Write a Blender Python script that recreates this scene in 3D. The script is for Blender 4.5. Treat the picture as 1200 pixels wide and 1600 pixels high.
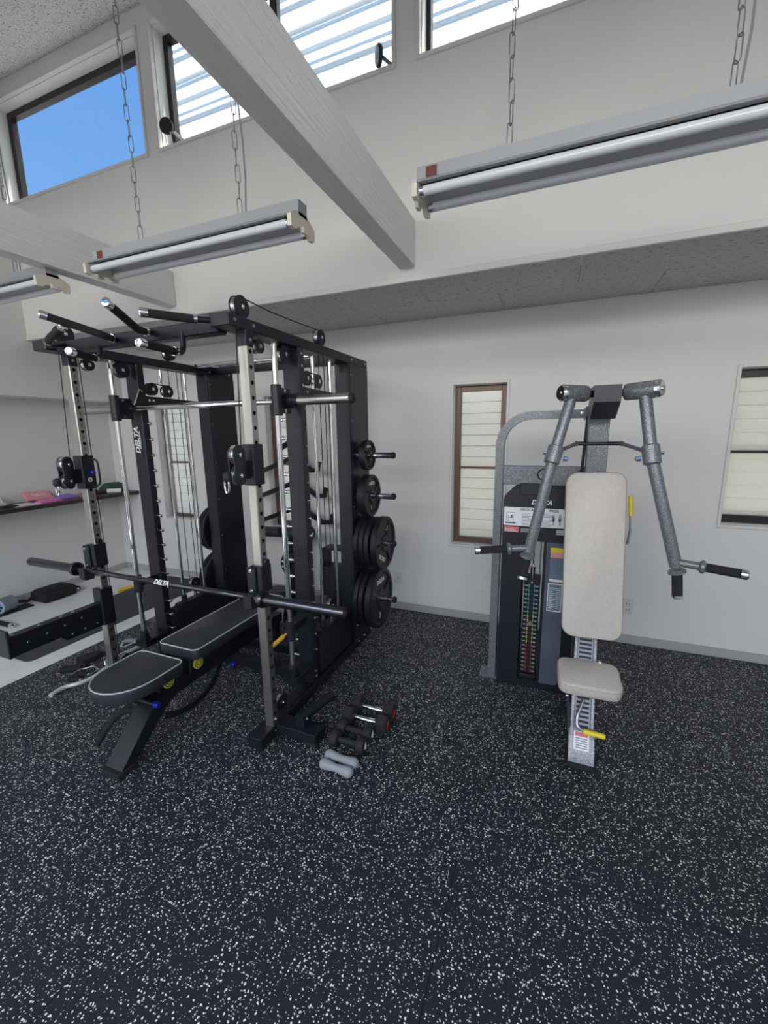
import bpy, math, random
from mathutils import Vector as V, Matrix
random.seed(7)
for o in list(bpy.data.objects): bpy.data.objects.remove(o)
SC = bpy.context.scene
COL = SC.collection

# ---------------------------------------------------------------- camera
F_PX, EYE = 654.67, 1.55
def cam_axes(yaw, pitch, roll):
    yaw, pitch, roll = (math.radians(a) for a in (yaw, pitch, roll))
    f = V((math.sin(yaw)*math.cos(pitch), math.cos(yaw)*math.cos(pitch), -math.sin(pitch)))
    r = V((math.cos(yaw), -math.sin(yaw), 0)); d = f.cross(r)
    return math.cos(roll)*r+math.sin(roll)*d, -math.sin(roll)*r+math.cos(roll)*d, f
CR, CD, CF = cam_axes(-22.182, 10.755, 0.8)
cd = bpy.data.cameras.new('camera'); cam = bpy.data.objects.new('camera', cd); COL.objects.link(cam)
m = Matrix((( CR.x, -CD.x, -CF.x, 0), (CR.y, -CD.y, -CF.y, 0), (CR.z, -CD.z, -CF.z, EYE), (0, 0, 0, 1)))
cam.matrix_world = m
cd.sensor_fit = 'VERTICAL'; cd.sensor_height = 36; cd.lens = 36*F_PX/1600; cd.clip_start = .02
SC.camera = cam
# a photo pixel gives a direction; the plane of the thing it lies on gives the distance
def ray(x, y): return CR*((x-600)/F_PX) + CD*((y-800)/F_PX) + CF
def onX(x, y, X): d = ray(x, y); return V((0, 0, EYE)) + d*(X/d.x)
def onY(x, y, Y): d = ray(x, y); return V((0, 0, EYE)) + d*(Y/d.y)
def onZ(x, y, Z): d = ray(x, y); return V((0, 0, EYE)) + d*((Z-EYE)/d.z)

# ---------------------------------------------------------------- sky, sun, exposure
W = bpy.data.worlds.new('sky'); SC.world = W; W.use_nodes = True
nt = W.node_tree; nt.nodes.clear()
tc = nt.nodes.new('ShaderNodeTexCoord'); sx = nt.nodes.new('ShaderNodeSeparateXYZ')
rp = nt.nodes.new('ShaderNodeValToRGB'); bg = nt.nodes.new('ShaderNodeBackground'); wo = nt.nodes.new('ShaderNodeOutputWorld')
nt.links.new(tc.outputs['Generated'], sx.inputs[0]); nt.links.new(sx.outputs['Z'], rp.inputs[0])
nt.links.new(rp.outputs[0], bg.inputs[0]); nt.links.new(bg.outputs[0], wo.inputs[0])
el = rp.color_ramp.elements
el[0].position = 0.0; el[0].color = (1.0, 1.0, .98, 1)
el[1].position = 1.0; el[1].color = (.10, .30, .80, 1)
e = el.new(.18); e.color = (.72, .86, 1.0, 1)
e = el.new(.36); e.color = (.22, .52, 1.05, 1)
e = el.new(.55); e.color = (.17, .44, 1.0, 1)
bg.inputs[1].default_value = 1.0
sd = bpy.data.lights.new('sun', 'SUN'); sd.energy = 14; sd.angle = math.radians(.6); sd.color = (1, .96, .9)
sun = bpy.data.objects.new('sun', sd); COL.objects.link(sun)
sdir = V((.18, .22, .96)).normalized()          # towards the sun: high, behind the clerestory wall
sun.rotation_euler = sdir.to_track_quat('Z', 'Y').to_euler()
# added fill light behind the camera, standing in for unseen front daylight
ad = bpy.data.lights.new('front_fill', 'AREA'); ad.shape = 'RECTANGLE'; ad.size = 6.6; ad.size_y = 1.1; ad.energy = 205; ad.color = (1.0, .985, .955)
al = bpy.data.objects.new('front_fill', ad); COL.objects.link(al); al.location = (-.7, -2.9, 3.05); al.rotation_euler = (math.radians(76), 0, 0)
vs = SC.view_settings; vs.view_transform = 'Standard'; vs.look = 'None'; vs.exposure = 0.0; vs.gamma = 1; vs.use_curve_mapping = False

# ---------------------------------------------------------------- materials
MT = {}
def mat(name, col, rough=.5, metal=0, noise=None, bump=None, spec=.5, **kw):
    """noise=(scale vec, col2, lo, hi) mixes a second colour; bump=(scale, strength, dist)"""
    M = bpy.data.materials.new(name); M.use_nodes = True; t = M.node_tree; b = t.nodes['Principled BSDF']
    b.inputs['Base Color'].default_value = (*col, 1); b.inputs['Roughness'].default_value = rough; b.inputs['Metallic'].default_value = metal
    b.inputs['Specular IOR Level'].default_value = spec
    for k, v in kw.items(): b.inputs[k].default_value = v
    geo = t.nodes.new('ShaderNodeNewGeometry')
    def tex(scale, detail=3, rgh=.55):
        mp = t.nodes.new('ShaderNodeMapping'); mp.inputs['Scale'].default_value = scale if hasattr(scale, '__len__') else (scale,)*3
        t.links.new(geo.outputs['Position'], mp.inputs[0]); n = t.nodes.new('ShaderNodeTexNoise'); n.inputs['Scale'].default_value = 1
        n.inputs['Detail'].default_value = detail; n.inputs['Roughness'].default_value = rgh
        t.links.new(mp.outputs[0], n.inputs['Vector']); return n
    if noise:
        sc, c2, lo, hi = noise; n = tex(sc); r = t.nodes.new('ShaderNodeMapRange')
        r.inputs['From Min'].default_value = lo; r.inputs['From Max'].default_value = hi
        mx = t.nodes.new('ShaderNodeMix'); mx.data_type = 'RGBA'; mx.inputs['A'].default_value = (*col, 1); mx.inputs['B'].default_value = (*c2, 1)
        t.links.new(n.outputs[0], r.inputs[0]); t.links.new(r.outputs[0], mx.inputs['Factor']); t.links.new(mx.outputs['Result'], b.inputs['Base Color'])
    if bump:
        n = tex(bump[0]); bp = t.nodes.new('ShaderNodeBump'); bp.inputs['Strength'].default_value = bump[1]; bp.inputs['Distance'].default_value = bump[2]
        t.links.new(n.outputs[0], bp.inputs['Height']); t.links.new(bp.outputs[0], b.inputs['Normal'])
    MT[name] = M; return M
mat('wallpaper', (.70, .69, .67), .85, bump=(260, .35, .002))
mat('paint_white', (.74, .735, .72), .6)
mat('beam_paint', (.70, .695, .68), .5, bump=((40, 1.6, 70), .9, .012))
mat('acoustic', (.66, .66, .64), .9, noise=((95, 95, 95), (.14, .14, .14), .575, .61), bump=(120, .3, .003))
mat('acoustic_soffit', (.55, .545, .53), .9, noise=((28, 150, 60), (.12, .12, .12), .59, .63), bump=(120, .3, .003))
mat('vinyl_floor', (.80, .785, .76), .55, noise=((9, 9, 9), (.72, .705, .685), .4, .7))
mat('baseboard', (.40, .395, .385), .5)
mat('trim', (.66, .65, .63), .5)
mat('black_steel', (.0065, .008, .0145), .40, bump=(700, .12, .001))
mat('black_matte', (.009, .010, .014), .6)
mat('black_rubber', (.012, .0125, .015), .75, bump=(500, .2, .001))
mat('foam', (.011, .0115, .013), .9, bump=(900, .3, .001))
mat('plate_rubber', (.007, .008, .0115), .5, bump=(400, .15, .001))
mat('chrome', (.80, .80, .81), .12, 1)
mat('stainless', (.50, .48, .45), .36, 1, noise=((6, 6, 1.2), (.38, .36, .33), .35, .75), bump=((900, 900, 20), .05, .001))
mat('dark_chrome', (.10, .10, .115), .28, 1)
mat('hammertone', (.135, .145, .16), .36, .35, noise=((230, 230, 230), (.46, .47, .49), .50, .74), bump=(230, .25, .001))
mat('grey_plastic', (.085, .10, .13), .33)
mat('rail_grey', (.17, .19, .23), .4, .3)
mat('chain_zinc', (.22, .22, .23), .45, .8)
mat('sheet_stripe', (.25, .42, .45), .6)
mat('satin_silver', (.72, .72, .70), .35, .4)
mat('zinc', (.55, .56, .58), .3, 1)
mat('beige_vinyl', (.50, .455, .405), .46, noise=((70, 70, 40), (.545, .50, .445), .4, .7), bump=(420, .25, .001))
mat('beige_side', (.43, .385, .335), .5, bump=(420, .2, .001))
mat('white_paint', (.80, .80, .78), .5)
mat('off_white', (.62, .60, .56), .5)
mat('piping', (.50, .50, .52), .5)
mat('yellow', (.78, .62, .04), .4)
mat('yellow_mark', (.62, .60, .06), .5)
mat('orange_yellow', (.72, .42, .03), .45)
mat('blue', (.015, .03, .32), .25, .3)
mat('red', (.55, .02, .03), .45)
mat('pink', (.78, .30, .36), .5)
mat('magenta', (.72, .18, .50), .6)
mat('purple', (.30, .16, .55), .6)
mat('cyan', (.05, .45, .50), .5)
mat('lemon', (.70, .62, .12), .5)
mat('green_cloth', (.03, .07, .05), .7)
mat('grey_cloth', (.20, .21, .21), .8)
mat('brown_cloth', (.05, .025, .025), .8)
mat('roller_grey', (.20, .22, .25), .7)
mat('light_blue', (.42, .55, .70), .5)
mat('bone_grey', (.30, .32, .345), .55, bump=(500, .2, .001))
mat('mat_grey', (.045, .046, .050), .8, bump=(300, .3, .001))
mat('brown_alu', (.135, .075, .055), .4, .2)
mat('dark_alu', (.022, .018, .018), .35, .3)
mat('shelf_wood', (.045, .022, .020), .4, noise=((6, 60, 60), (.03, .015, .014), .4, .7))
mat('lamp_steel', (.33, .345, .36), .4)
mat('lamp_reflector', (.38, .385, .39), .35)
mat('cream_plastic', (.66, .61, .50), .4)
mat('tube_glass', (.62, .64, .68), .12)
mat('rust_tag', (.13, .035, .022), .5)
mat('siding', (.80, .77, .60), .6)
mat('concrete', (.40, .39, .365), .9, noise=((2, 2, 2), (.34, .33, .31), .4, .7))
mat('asphalt', (.028, .028, .03), .9)
mat('roof_metal', (.12, .13, .14), .5)
mat('sticker_white', (.78, .79, .82), .4)
mat('sticker_blue', (.14, .20, .26), .4)
mat('sticker_red', (.62, .14, .14), .45)
mat('print_grey', (.08, .08, .10), .6)
mat('outlet', (.62, .60, .56), .4)
# vinyl with a fine weave
M = mat('bench_vinyl', (.016, .018, .024), .42)
t = M.node_tree; b = t.nodes['Principled BSDF']; g = t.nodes.new('ShaderNodeNewGeometry'); ck = t.nodes.new('ShaderNodeTexChecker'); ck.inputs['Scale'].default_value = 260
ck.inputs['Color1'].default_value = (.013, .015, .020, 1); ck.inputs['Color2'].default_value = (.040, .043, .052, 1)
t.links.new(g.outputs['Position'], ck.inputs['Vector']); t.links.new(ck.outputs[0], b.inputs['Base Color'])
# black rubber floor tile with white flecks
M = mat('fleck_rubber', (.010, .013, .022), .62, bump=(380, .25, .0015)); t = M.node_tree; b = t.nodes['Principled BSDF']
g = [n for n in t.nodes if n.type == 'NEW_GEOMETRY'][0]
def fleck(scale, keep, r0, r1):
    wn = t.nodes.new('ShaderNodeTexNoise'); wn.inputs['Scale'].default_value = 170; wn.inputs['Detail'].default_value = 1
    t.links.new(g.outputs['Position'], wn.inputs['Vector'])
    mx = t.nodes.new('ShaderNodeMix'); mx.data_type = 'VECTOR'; mx.inputs['Factor'].default_value = .006
    t.links.new(g.outputs['Position'], mx.inputs['A']); t.links.new(wn.outputs['Color'], mx.inputs['B'])
    sq = t.nodes.new('ShaderNodeVectorMath'); sq.operation = 'MULTIPLY'; sq.inputs[1].default_value = (1, 1, 0)
    t.links.new(mx.outputs['Result'], sq.inputs[0])
    vo = t.nodes.new('ShaderNodeTexVoronoi'); vo.voronoi_dimensions = '2D'; vo.inputs['Scale'].default_value = scale; vo.inputs['Randomness'].default_value = 1
    t.links.new(sq.outputs[0], vo.inputs['Vector'])
    sp = t.nodes.new('ShaderNodeSeparateColor'); t.links.new(vo.outputs['Color'], sp.inputs[0])
    rr = t.nodes.new('ShaderNodeMapRange'); rr.inputs['To Min'].default_value = r0; rr.inputs['To Max'].default_value = r1; t.links.new(sp.outputs[0], rr.inputs[0])
    lt = t.nodes.new('ShaderNodeMath'); lt.operation = 'LESS_THAN'; t.links.new(vo.outputs['Distance'], lt.inputs[0]); t.links.new(rr.outputs[0], lt.inputs[1])
    kp = t.nodes.new('ShaderNodeMath'); kp.operation = 'LESS_THAN'; kp.inputs[1].default_value = keep; t.links.new(sp.outputs[1], kp.inputs[0])
    mu = t.nodes.new('ShaderNodeMath'); mu.operation = 'MULTIPLY'; t.links.new(lt.outputs[0], mu.inputs[0]); t.links.new(kp.outputs[0], mu.inputs[1]); return mu, sp
f1, s1 = fleck(100, .30, .05, .33); f2, s2 = fleck(150, .22, .08, .30)
mxm = t.nodes.new('ShaderNodeMath'); mxm.operation = 'MAXIMUM'; t.links.new(f1.outputs[0], mxm.inputs[0]); t.links.new(f2.outputs[0], mxm.inputs[1])
mc = t.nodes.new('ShaderNodeMix'); mc.data_type = 'RGBA'; mc.inputs['A'].default_value = (.010, .013, .022, 1); mc.inputs['B'].default_value = (.92, .93, .86, 1)
t.links.new(mxm.outputs[0], mc.inputs['Factor']); t.links.new(mc.outputs['Result'], b.inputs['Base Color'])
# panes: clear, obscured, and the milky corrugated sheet outside
def pane_mat(name, tr, diff, rough_gloss, tint=(1, 1, 1)):
    M = bpy.data.materials.new(name); M.use_nodes = True; t = M.node_tree; t.nodes.clear(); o = t.nodes.new('ShaderNodeOutputMaterial')
    a = t.nodes.new('ShaderNodeBsdfTransparent'); a.inputs[0].default_value = (*[tr*c for c in tint], 1)
    d = t.nodes.new('ShaderNodeBsdfTranslucent'); d.inputs[0].default_value = (*[.9*c for c in tint], 1)
    gl = t.nodes.new('ShaderNodeBsdfGlossy'); gl.inputs['Roughness'].default_value = rough_gloss
    m1 = t.nodes.new('ShaderNodeMixShader'); m1.inputs[0].default_value = diff; m2 = t.nodes.new('ShaderNodeMixShader'); m2.inputs[0].default_value = .05
    t.links.new(a.outputs[0], m1.inputs[1]); t.links.new(d.outputs[0], m1.inputs[2]); t.links.new(m1.outputs[0], m2.inputs[1]); t.links.new(gl.outputs[0], m2.inputs[2])
    t.links.new(m2.outputs[0], o.inputs[0]); MT[name] = M
pane_mat('glass_clear', .94, 0.0, .02)
pane_mat('glass_obscured', .97, .18, .25)
pane_mat('glass_frosted', .97, .45, .3, (1, .985, .93))
pane_mat('poly_sheet', .5, .95, .15, (.90, .97, .98))

# ---------------------------------------------------------------- mesh builder
class MB:
    def __init__(s): s.v = []; s.f = []
    def loops(s, rings, cap0=True, cap1=True, closed=False):
        n = len(rings[0]); base = len(s.v)
        for r in rings: s.v += [V(p) for p in r]
        k = len(rings)
        for i in range(k if closed else k-1):
            a = base+i*n; b_ = base+((i+1) % k)*n
            for j in range(n): s.f.append((a+j, a+(j+1) % n, b_+(j+1) % n, b_+j))
        if not closed:
            if cap0: s.f.append(tuple(base+j for j in reversed(range(n))))
            if cap1: s.f.append(tuple(base+(k-1)*n+j for j in range(n)))
        return s
    def obox(s, c, u, v, w, hu, hv, hw, b=0):
        c, u, v, w = V(c), V(u).normalized(), V(v).normalized(), V(w).normalized()
        b = min(b, hu*.9, hv*.9, hw*.9)
        def rect(a, bb, off): return [c+u*x+v*y+w*off for x, y in ((-a, -bb), (a, -bb), (a, bb), (-a, bb))]
        if b <= 0: return s.loops([rect(hu, hv, -hw), rect(hu, hv, hw)])
        def oct_(i, off):
            a, bb = hu-i, hv-i; q = b
            return [c+u*x+v*y+w*off for x, y in ((-a+q, -bb), (a-q, -bb), (a, -bb+q), (a, bb-q), (a-q, bb), (-a+q, bb), (-a, bb-q), (-a, -bb+q))]
        return s.loops([oct_(b*.6, -hw), oct_(0, -hw+b*.6), oct_(0, hw-b*.6), oct_(b*.6, hw)])
    def box(s, x0, x1, y0, y1, z0, z1, b=0):
        return s.obox(((x0+x1)/2, (y0+y1)/2, (z0+z1)/2), (1, 0, 0), (0, 1, 0), (0, 0, 1), abs(x1-x0)/2, abs(y1-y0)/2, abs(z1-z0)/2, b)
    @staticmethod
    def frame(d):
        d = V(d).normalized(); a = V((0, 0, 1)) if abs(d.z) < .9 else V((1, 0, 0)); u = d.cross(a).normalized(); return d, u, d.cross(u)
    def lathe(s, p, axis, prof, n=20):
        d, u, w = s.frame(axis); p = V(p)
        return s.loops([[p+d*t_+(u*math.cos(2*math.pi*j/n)+w*math.sin(2*math.pi*j/n))*max(r, 1e-5) for j in range(n)] for t_, r in prof])
    def cyl(s, p0, p1, r, n=16, b=0):
        L = (V(p1)-V(p0)).length
        pr = [(0, r), (L, r)] if not b else [(0, r-b), (b, r), (L-b, r), (L, r-b)]
        return s.lathe(p0, V(p1)-V(p0), pr, n)
    def tube(s, pts, r, n=10, closed=False):
        pts = [V(p) for p in pts]; k = len(pts); rs = r if hasattr(r, '__len__') else [r]*k
        rings = []; u = None
        for i, p in enumerate(pts):
            if closed: d = pts[(i+1) % k]-pts[i-1]
            else: d = pts[min(i+1, k-1)]-pts[max(i-1, 0)]
            d.normalize()
            if u is None: _, u, _ = s.frame(d)
            u = (u-d*u.dot(d)).normalized(); w = d.cross(u)
            rings.append([p+(u*math.cos(2*math.pi*j/n)+w*math.sin(2*math.pi*j/n))*rs[i] for j in range(n)])
        return s.loops(rings, closed=closed)
    def prism(s, poly, o, u, v, depth):
        u, v = V(u), V(v); w = u.cross(v).normalized(); o = V(o); r0 = [o+u*a+v*b_ for a, b_ in poly]
        return s.loops([r0, [p+w*depth for p in r0]])
    def pad(s, o, u, v, hu, hv, th, rc, bev, n=6, poly=None):
        """rounded slab: o centre of back face, thickness along u x v"""
        u, v = V(u).normalized(), V(v).normalized(); w = u.cross(v); o = V(o); rings = []
        prof = [(bev, 0), (bev*.3, bev*.3), (0, bev), (0, th-bev), (bev*.3, th-bev*.3), (bev, th)]
        for ins, h in prof:
            if poly: ring = [(a*(1-ins/hu), b_*(1-ins/hv)) for a, b_ in poly]
            else: ring = rrect(hu-ins, hv-ins, max(rc-ins, .001), n)
            rings.append([o+u*a+v*b_+w*h for a, b_ in ring])
        return s.loops(rings)
    def mesh(s, name, off=(0, 0, 0), ang=35):
        off = V(off); me = bpy.data.meshes.new(name); me.from_pydata([p-off for p in s.v], [], s.f); me.validate(); me.update()
        me.shade_smooth(); me.set_sharp_from_angle(angle=math.radians(ang)); return me
def rrect(hu, hv, r, n=6):
    out = []
    for cx, cy, a0 in ((hu-r, -hv+r, -90), (hu-r, hv-r, 0), (-hu+r, hv-r, 90), (-hu+r, -hv+r, 180)):
        for i in range(n+1): a = math.radians(a0+90*i/n); out.append((cx+r*math.cos(a), cy+r*math.sin(a)))
    return out
def bez(pts, n=6):
    """smooth a polyline with rounded corners"""
    pts = [V(p) for p in pts]; out = [pts[0]]
    for i in range(1, len(pts)-1):
        a, b_, c = pts[i-1], pts[i], pts[i+1]; k = min((a-b_).length, (c-b_).length)*.45
        p0 = b_+(a-b_).normalized()*k; p2 = b_+(c-b_).normalized()*k
        for j in range(n+1): t_ = j/n; out.append(p0*(1-t_)**2+b_*2*t_*(1-t_)+p2*t_*t_)
    return out+[pts[-1]]
ROOT = {}
def link(name, me, m_, parent=None):
    o = bpy.data.objects.new(name, me)
    if me and m_ and not me.materials: me.materials.append(MT[m_])
    COL.objects.link(o)
    if parent is not None: o.parent = parent
    return o
def tag(o, label, cat, group=None):
    o['label'] = label; o['category'] = cat
    if group: o['group'] = group
    return o
def thing(name, label, cat, loc, group=None):
    o = bpy.data.objects.new(name, None); o.empty_display_size = .05; COL.objects.link(o); o.location = loc; ROOT[o] = V(loc)
    return tag(o, label, cat, group)
def part(name, mb, m_, parent, label=None, ang=35, stuff=False):
    r = parent
    while r.parent is not None: r = r.parent
    o = link(name, mb.mesh(name, ROOT.get(r, V())), m_, parent)
    if label: o['label'] = label
    if stuff: o['kind'] = 'stuff'
    return o
def inst(name, me, m_, parent, loc, rot=None):
    r = parent
    while r.parent is not None: r = r.parent
    o = link(name, me, m_, parent); o.location = V(loc)-ROOT.get(r, V())
    if rot is not None: o.rotation_euler = rot
    return o
def solo(name, mb, m_, label, cat, group=None, ang=35):
    xs = [p.x for p in mb.v]; ys = [p.y for p in mb.v]; zs = [p.z for p in mb.v]
    off = V(((min(xs)+max(xs))/2, (min(ys)+max(ys))/2, min(zs))); o = link(name, mb.mesh(name, off, ang), m_); o.location = off; ROOT[o] = off
    return tag(o, label, cat, group)
def struct(name, mb, m_, parent=None, ang=35):
    o = link(name, mb.mesh(name, (0, 0, 0), ang), m_, parent)
    if parent is None: o['kind'] = 'structure'; ROOT[o] = V()
    return o
def text_mb(s, size, o, right, up, shear=0, bold=0, ext=.0006, align='CENTER', into=None):
    c = bpy.data.curves.new('text', 'FONT'); c.body = s; c.size = size; c.shear = shear; c.offset = bold*size; c.extrude = ext
    c.align_x = align; c.align_y = 'CENTER'; c.resolution_u = 2; c.fill_mode = 'BOTH'
    ob = bpy.data.objects.new('text', c); COL.objects.link(ob); bpy.context.view_layer.update()
    me = bpy.data.meshes.new_from_object(ob.evaluated_get(bpy.context.evaluated_depsgraph_get()))
    bpy.data.objects.remove(ob); r, u = V(right).normalized(), V(up).normalized(); w = r.cross(u); o = V(o)
    mb = into or MB(); base = len(mb.v)
    mb.v += [o+r*p.co.x+u*p.co.y+w*p.co.z for p in me.vertices]; mb.f += [tuple(base+i for i in f.vertices) for f in me.polygons]
    bpy.data.meshes.remove(me); return mb
# shared small pieces
def bolt_mesh(name, r, h, n=10): return MB().lathe((0, 0, 0), (1, 0, 0), [(0, r), (h*.5, r), (h*.5, r*.72), (h, r*.6)], n).mesh(name)
BOLT = bolt_mesh('bolt', .008, .008); BOLT.materials.append(MT['chrome'])
SBOLT = bolt_mesh('bolt_small', .0045, .004, 8); SBOLT.materials.append(MT['zinc'])
PEG = MB().lathe((0, 0, 0), (1, 0, 0), [(0, .007), (.034, .007), (.034, .0105), (.042, .0105), (.044, .007)], 12).mesh('peg'); PEG.materials.append(MT['chrome'])

# ================================================================ the room
WB, WC = 3.32, 2.48              # back wall face, clerestory wall face
def wall_holes(mb, x0, x1, z0, z1, y0, y1, holes):
    xs = sorted({x0, x1, *[h[0] for h in holes], *[h[1] for h in holes]}); xs = [x for x in xs if x0 <= x <= x1]
    for a, b_ in zip(xs, xs[1:]):
        hs = sorted([h for h in holes if h[0] <= a+1e-6 and h[1] >= b_-1e-6], key=lambda h: h[2]); z = z0
        for h in hs:
            if h[2] > z: mb.box(a, b_, y0, y1, z, h[2])
            z = h[3]
        if z < z1: mb.box(a, b_, y0, y1, z, z1)
    return mb
WIN = [(-.760, -.355, .638, 1.903, 'a'), (1.028, 1.90, .925, 1.912, 'b'), (-3.952, -3.545, .655, 1.90, 'c'), (-2.536, -2.13, .655, 1.895, 'd')]
CLW = [(-4.40, -2.755, 3.475, 4.20), (-2.625, -.925, 3.475, 4.20), (-.775, .925, 3.475, 4.20)]
struct('wall_back', wall_holes(MB(), -4.9, 3.2, -.05, 2.45, WB, WB+.14, [w[:4] for w in WIN]), 'wallpaper')
struct('wall_clerestory', wall_holes(MB(), -4.60, 3.2, 2.4, 4.42, WC, WC+.16, CLW), 'wallpaper')
struct('trim_1', MB().box(-4.42, 3.2, WC-.012, WC+.005, 2.395, 2.428, .004), 'trim')
lw = MB().box(-4.85, -4.70, -3, WB+.1, -.05, 1.92).box(-4.85, -4.42, -3, WC+.02, 1.91, 4.5).box(-4.85, -4.42, WC+.02, WB+.01, 1.91, 2.44)
struct('wall_left', lw, 'wallpaper')
struct('wall_right', MB().box(3.2, 3.35, -3, WB+.14, -.05, 4.5), 'wallpaper')
fl = struct('floor', MB().box(-4.9, 3.3, -3, WB+.1, -.06, -.006), 'vinyl_floor')
link('underlay', MB().box(-3.158, 3.195, -2.5, WB-.004, -.0062, -.0056).mesh('underlay'), 'black_matte', fl)
TILE = MB().obox((0, 0, -.0027), (1, 0, 0), (0, 1, 0), (0, 0, 1), .4840, .4840, .0027, 0).mesh('rubber_tile'); TILE.materials.append(MT['fleck_rubber'])
for i in range(7):
    for j in range(7):
        cx, cy = -3.16+.485+.97*i, 1.355+.485-.97*4+.97*j
        if cy < WB+.3 and cx < 3.2:
            if cy+.485 > WB-.01:
                y0 = cy-.485+.001; o = link('rubber_tile', MB().box(cx-.4840, cx+.4840, y0, WB-.002, -.0055, 0, 0).mesh('rubber_tile_cut'), 'fleck_rubber', fl)
            else: o = link('rubber_tile', TILE, None, fl); o.location = (cx, cy, 0)
struct('baseboard_back', MB().box(-4.70, 3.2, WB-.008, WB, -.006, .062, .003), 'baseboard')
struct('baseboard_left', MB().box(-4.70, -4.692, -3, WB, -.006, .062, .003), 'baseboard')
# soffit ceiling of the low strip, tiles 0.9 x 0.42 in broken bond
sf = struct('ceiling', MB().box(-4.6, 3.2, WC+.01, WB, 2.412, 2.45), 'paint_white')
def board(x0, x1, y0, y1, z): return MB().box(x0+.0015, x1-.0015, y0+.0015, y1-.0015, z, z+.012, .0025)
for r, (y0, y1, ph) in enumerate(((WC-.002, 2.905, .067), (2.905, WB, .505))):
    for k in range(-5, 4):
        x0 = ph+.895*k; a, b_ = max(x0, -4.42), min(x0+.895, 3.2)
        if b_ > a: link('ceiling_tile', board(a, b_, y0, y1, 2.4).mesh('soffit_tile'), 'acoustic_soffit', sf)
# sloping high ceiling
SL = math.atan(.448); cu, cv = V((1, 0, 0)), V((0, math.cos(SL), math.sin(SL))); cn = cu.cross(cv)
def ceil_pt(x, y): return V((x, y, 4.32-(2.48-y)*.448))
hc = struct('ceiling_high', MB().prism([(0, 0), (7.8, 0), (7.8, 3.25), (0, 3.25)], ceil_pt(-4.6, -.40)+cn*.012, cu, cv, .05), 'paint_white')
row = .455; wid = .91
for j in range(7):
    y1 = 2.50-(j*row-.275+.0)*math.cos(SL) if j else 2.50
    top = 2.251-(j-1)*row*math.cos(SL) if j else 2.502; bot = 2.251-j*row*math.cos(SL)
    ln = (top-bot)/math.cos(SL)
    for k in range(-2, 8):
        x0 = -3.185+wid*k+(0 if j % 2 == 0 else wid/2); a, b_ = max(x0, -4.45), min(x0+wid, 3.2)
        if b_-a < .02: continue
        p = ceil_pt((a+b_)/2, (top+bot)/2)
        link('ceiling_tile', MB().obox(p+cn*.006, cu, cv, cn, (b_-a)/2-.0015, ln/2-.0015, .006, .0025).mesh('high_tile'), 'acoustic', hc)
# roofs outside; unseen low eave deepened to block sun from the windows
struct('roof', MB().prism([(0, 0), (8.4, 0), (8.4, 3.45), (0, 3.45)], ceil_pt(-4.9, -.42)+cn*.066, cu, cv, .10).box(-4.9, 3.4, WC+.16, 4.25, 2.46, 2.56), 'roof_metal')
# clerestory windows
def win_unit(name, x0, x1, z0, z1, yf, fm, glass, mull=(), rail=None, casing=None, fw=.03, fwb=None, sash=True):
    fwb = fwb or fw
    fr = MB().box(x0, x0+fw, yf, yf+.05, z0, z1, .003).box(x1-fw, x1, yf, yf+.05, z0, z1, .003).box(x0+fw, x1-fw, yf+.001, yf+.049, z0, z0+fwb, .003).box(x0+fw, x1-fw, yf+.001, yf+.049, z1-fwb, z1, .003)
    o = struct(name, fr, fm)
    for mx_ in mull: link('mullion', MB().box(mx_-.025, mx_+.025, yf+.004, yf+.046, z0+fwb, z1-fwb, .003).mesh('mullion'), fm, o)
    if rail: link('middle_rail', MB().box(x0+fw, x1-fw, yf+.006, yf+.044, rail-.009, rail+.009, .003).mesh('middle_rail'), fm, o)
    edges = [x0+fw, *mull, x1-fw]
    for a, b_ in zip(edges, edges[1:]):
        for c, d in (((z0+fwb, rail), (rail, z1-fwb)) if rail else ((z0+fwb, z1-fwb),)):
            link('pane', MB().box(a, b_, yf+.022, yf+.027, c, d).mesh('pane'), glass, o)
    if casing:
        yc, w = casing
        cs = MB().box(x0-w, x0+.002, yc-.012, yc+.02, z0-w, z1+w, .003).box(x1-.002, x1+w, yc-.012, yc+.02, z0-w, z1+w, .003).box(x0+.002, x1-.002, yc-.0115, yc+.02, z1-.002, z1+w, .002).box(x0+.002, x1-.002, yc-.0115, yc+.02, z0-w, z0+.002, .002)
        link('casing', cs.mesh('casing'), 'trim', o)
        y0 = yc+.02; rv = MB().box(x0, x0+.006, y0, yf, z0, z1).box(x1-.006, x1, y0, yf, z0, z1).box(x0+.006, x1-.006, y0, yf, z0, z0+.006).box(x0+.006, x1-.006, y0, yf, z1-.006, z1)
        link('reveal_lining', rv.mesh('reveal_lining'), 'trim', o)
    return o
win_unit('window_1', *CLW[0], 2.58, 'dark_alu', 'glass_clear', casing=(WC, .018), fw=.05)
win_unit('window_2', *CLW[1], 2.58, 'dark_alu', 'glass_clear', mull=(-1.73,), casing=(WC, .018), fw=.04)
win_unit('window_3', *CLW[2], 2.58, 'dark_alu', 'glass_clear', mull=(.075,), casing=(WC, .018), fw=.03)
win_unit('window_4', *WIN[0][:4], WB+.07, 'brown_alu', 'glass_obscured', rail=1.262, casing=(WB, .018), fw=.048)
win_unit('window_5', *WIN[1][:4], WB+.07, 'dark_alu', 'glass_frosted', rail=1.395, casing=(WB, .018), fw=.02, fwb=.055)
win_unit('window_6', *WIN[2][:4], WB+.07, 'brown_alu', 'glass_obscured', rail=1.262, casing=(WB, .018), fw=.04)
win_unit('window_7', *WIN[3][:4], WB+.07, 'brown_alu', 'glass_obscured', rail=1.262, casing=(WB, .018), fw=.048)
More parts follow.
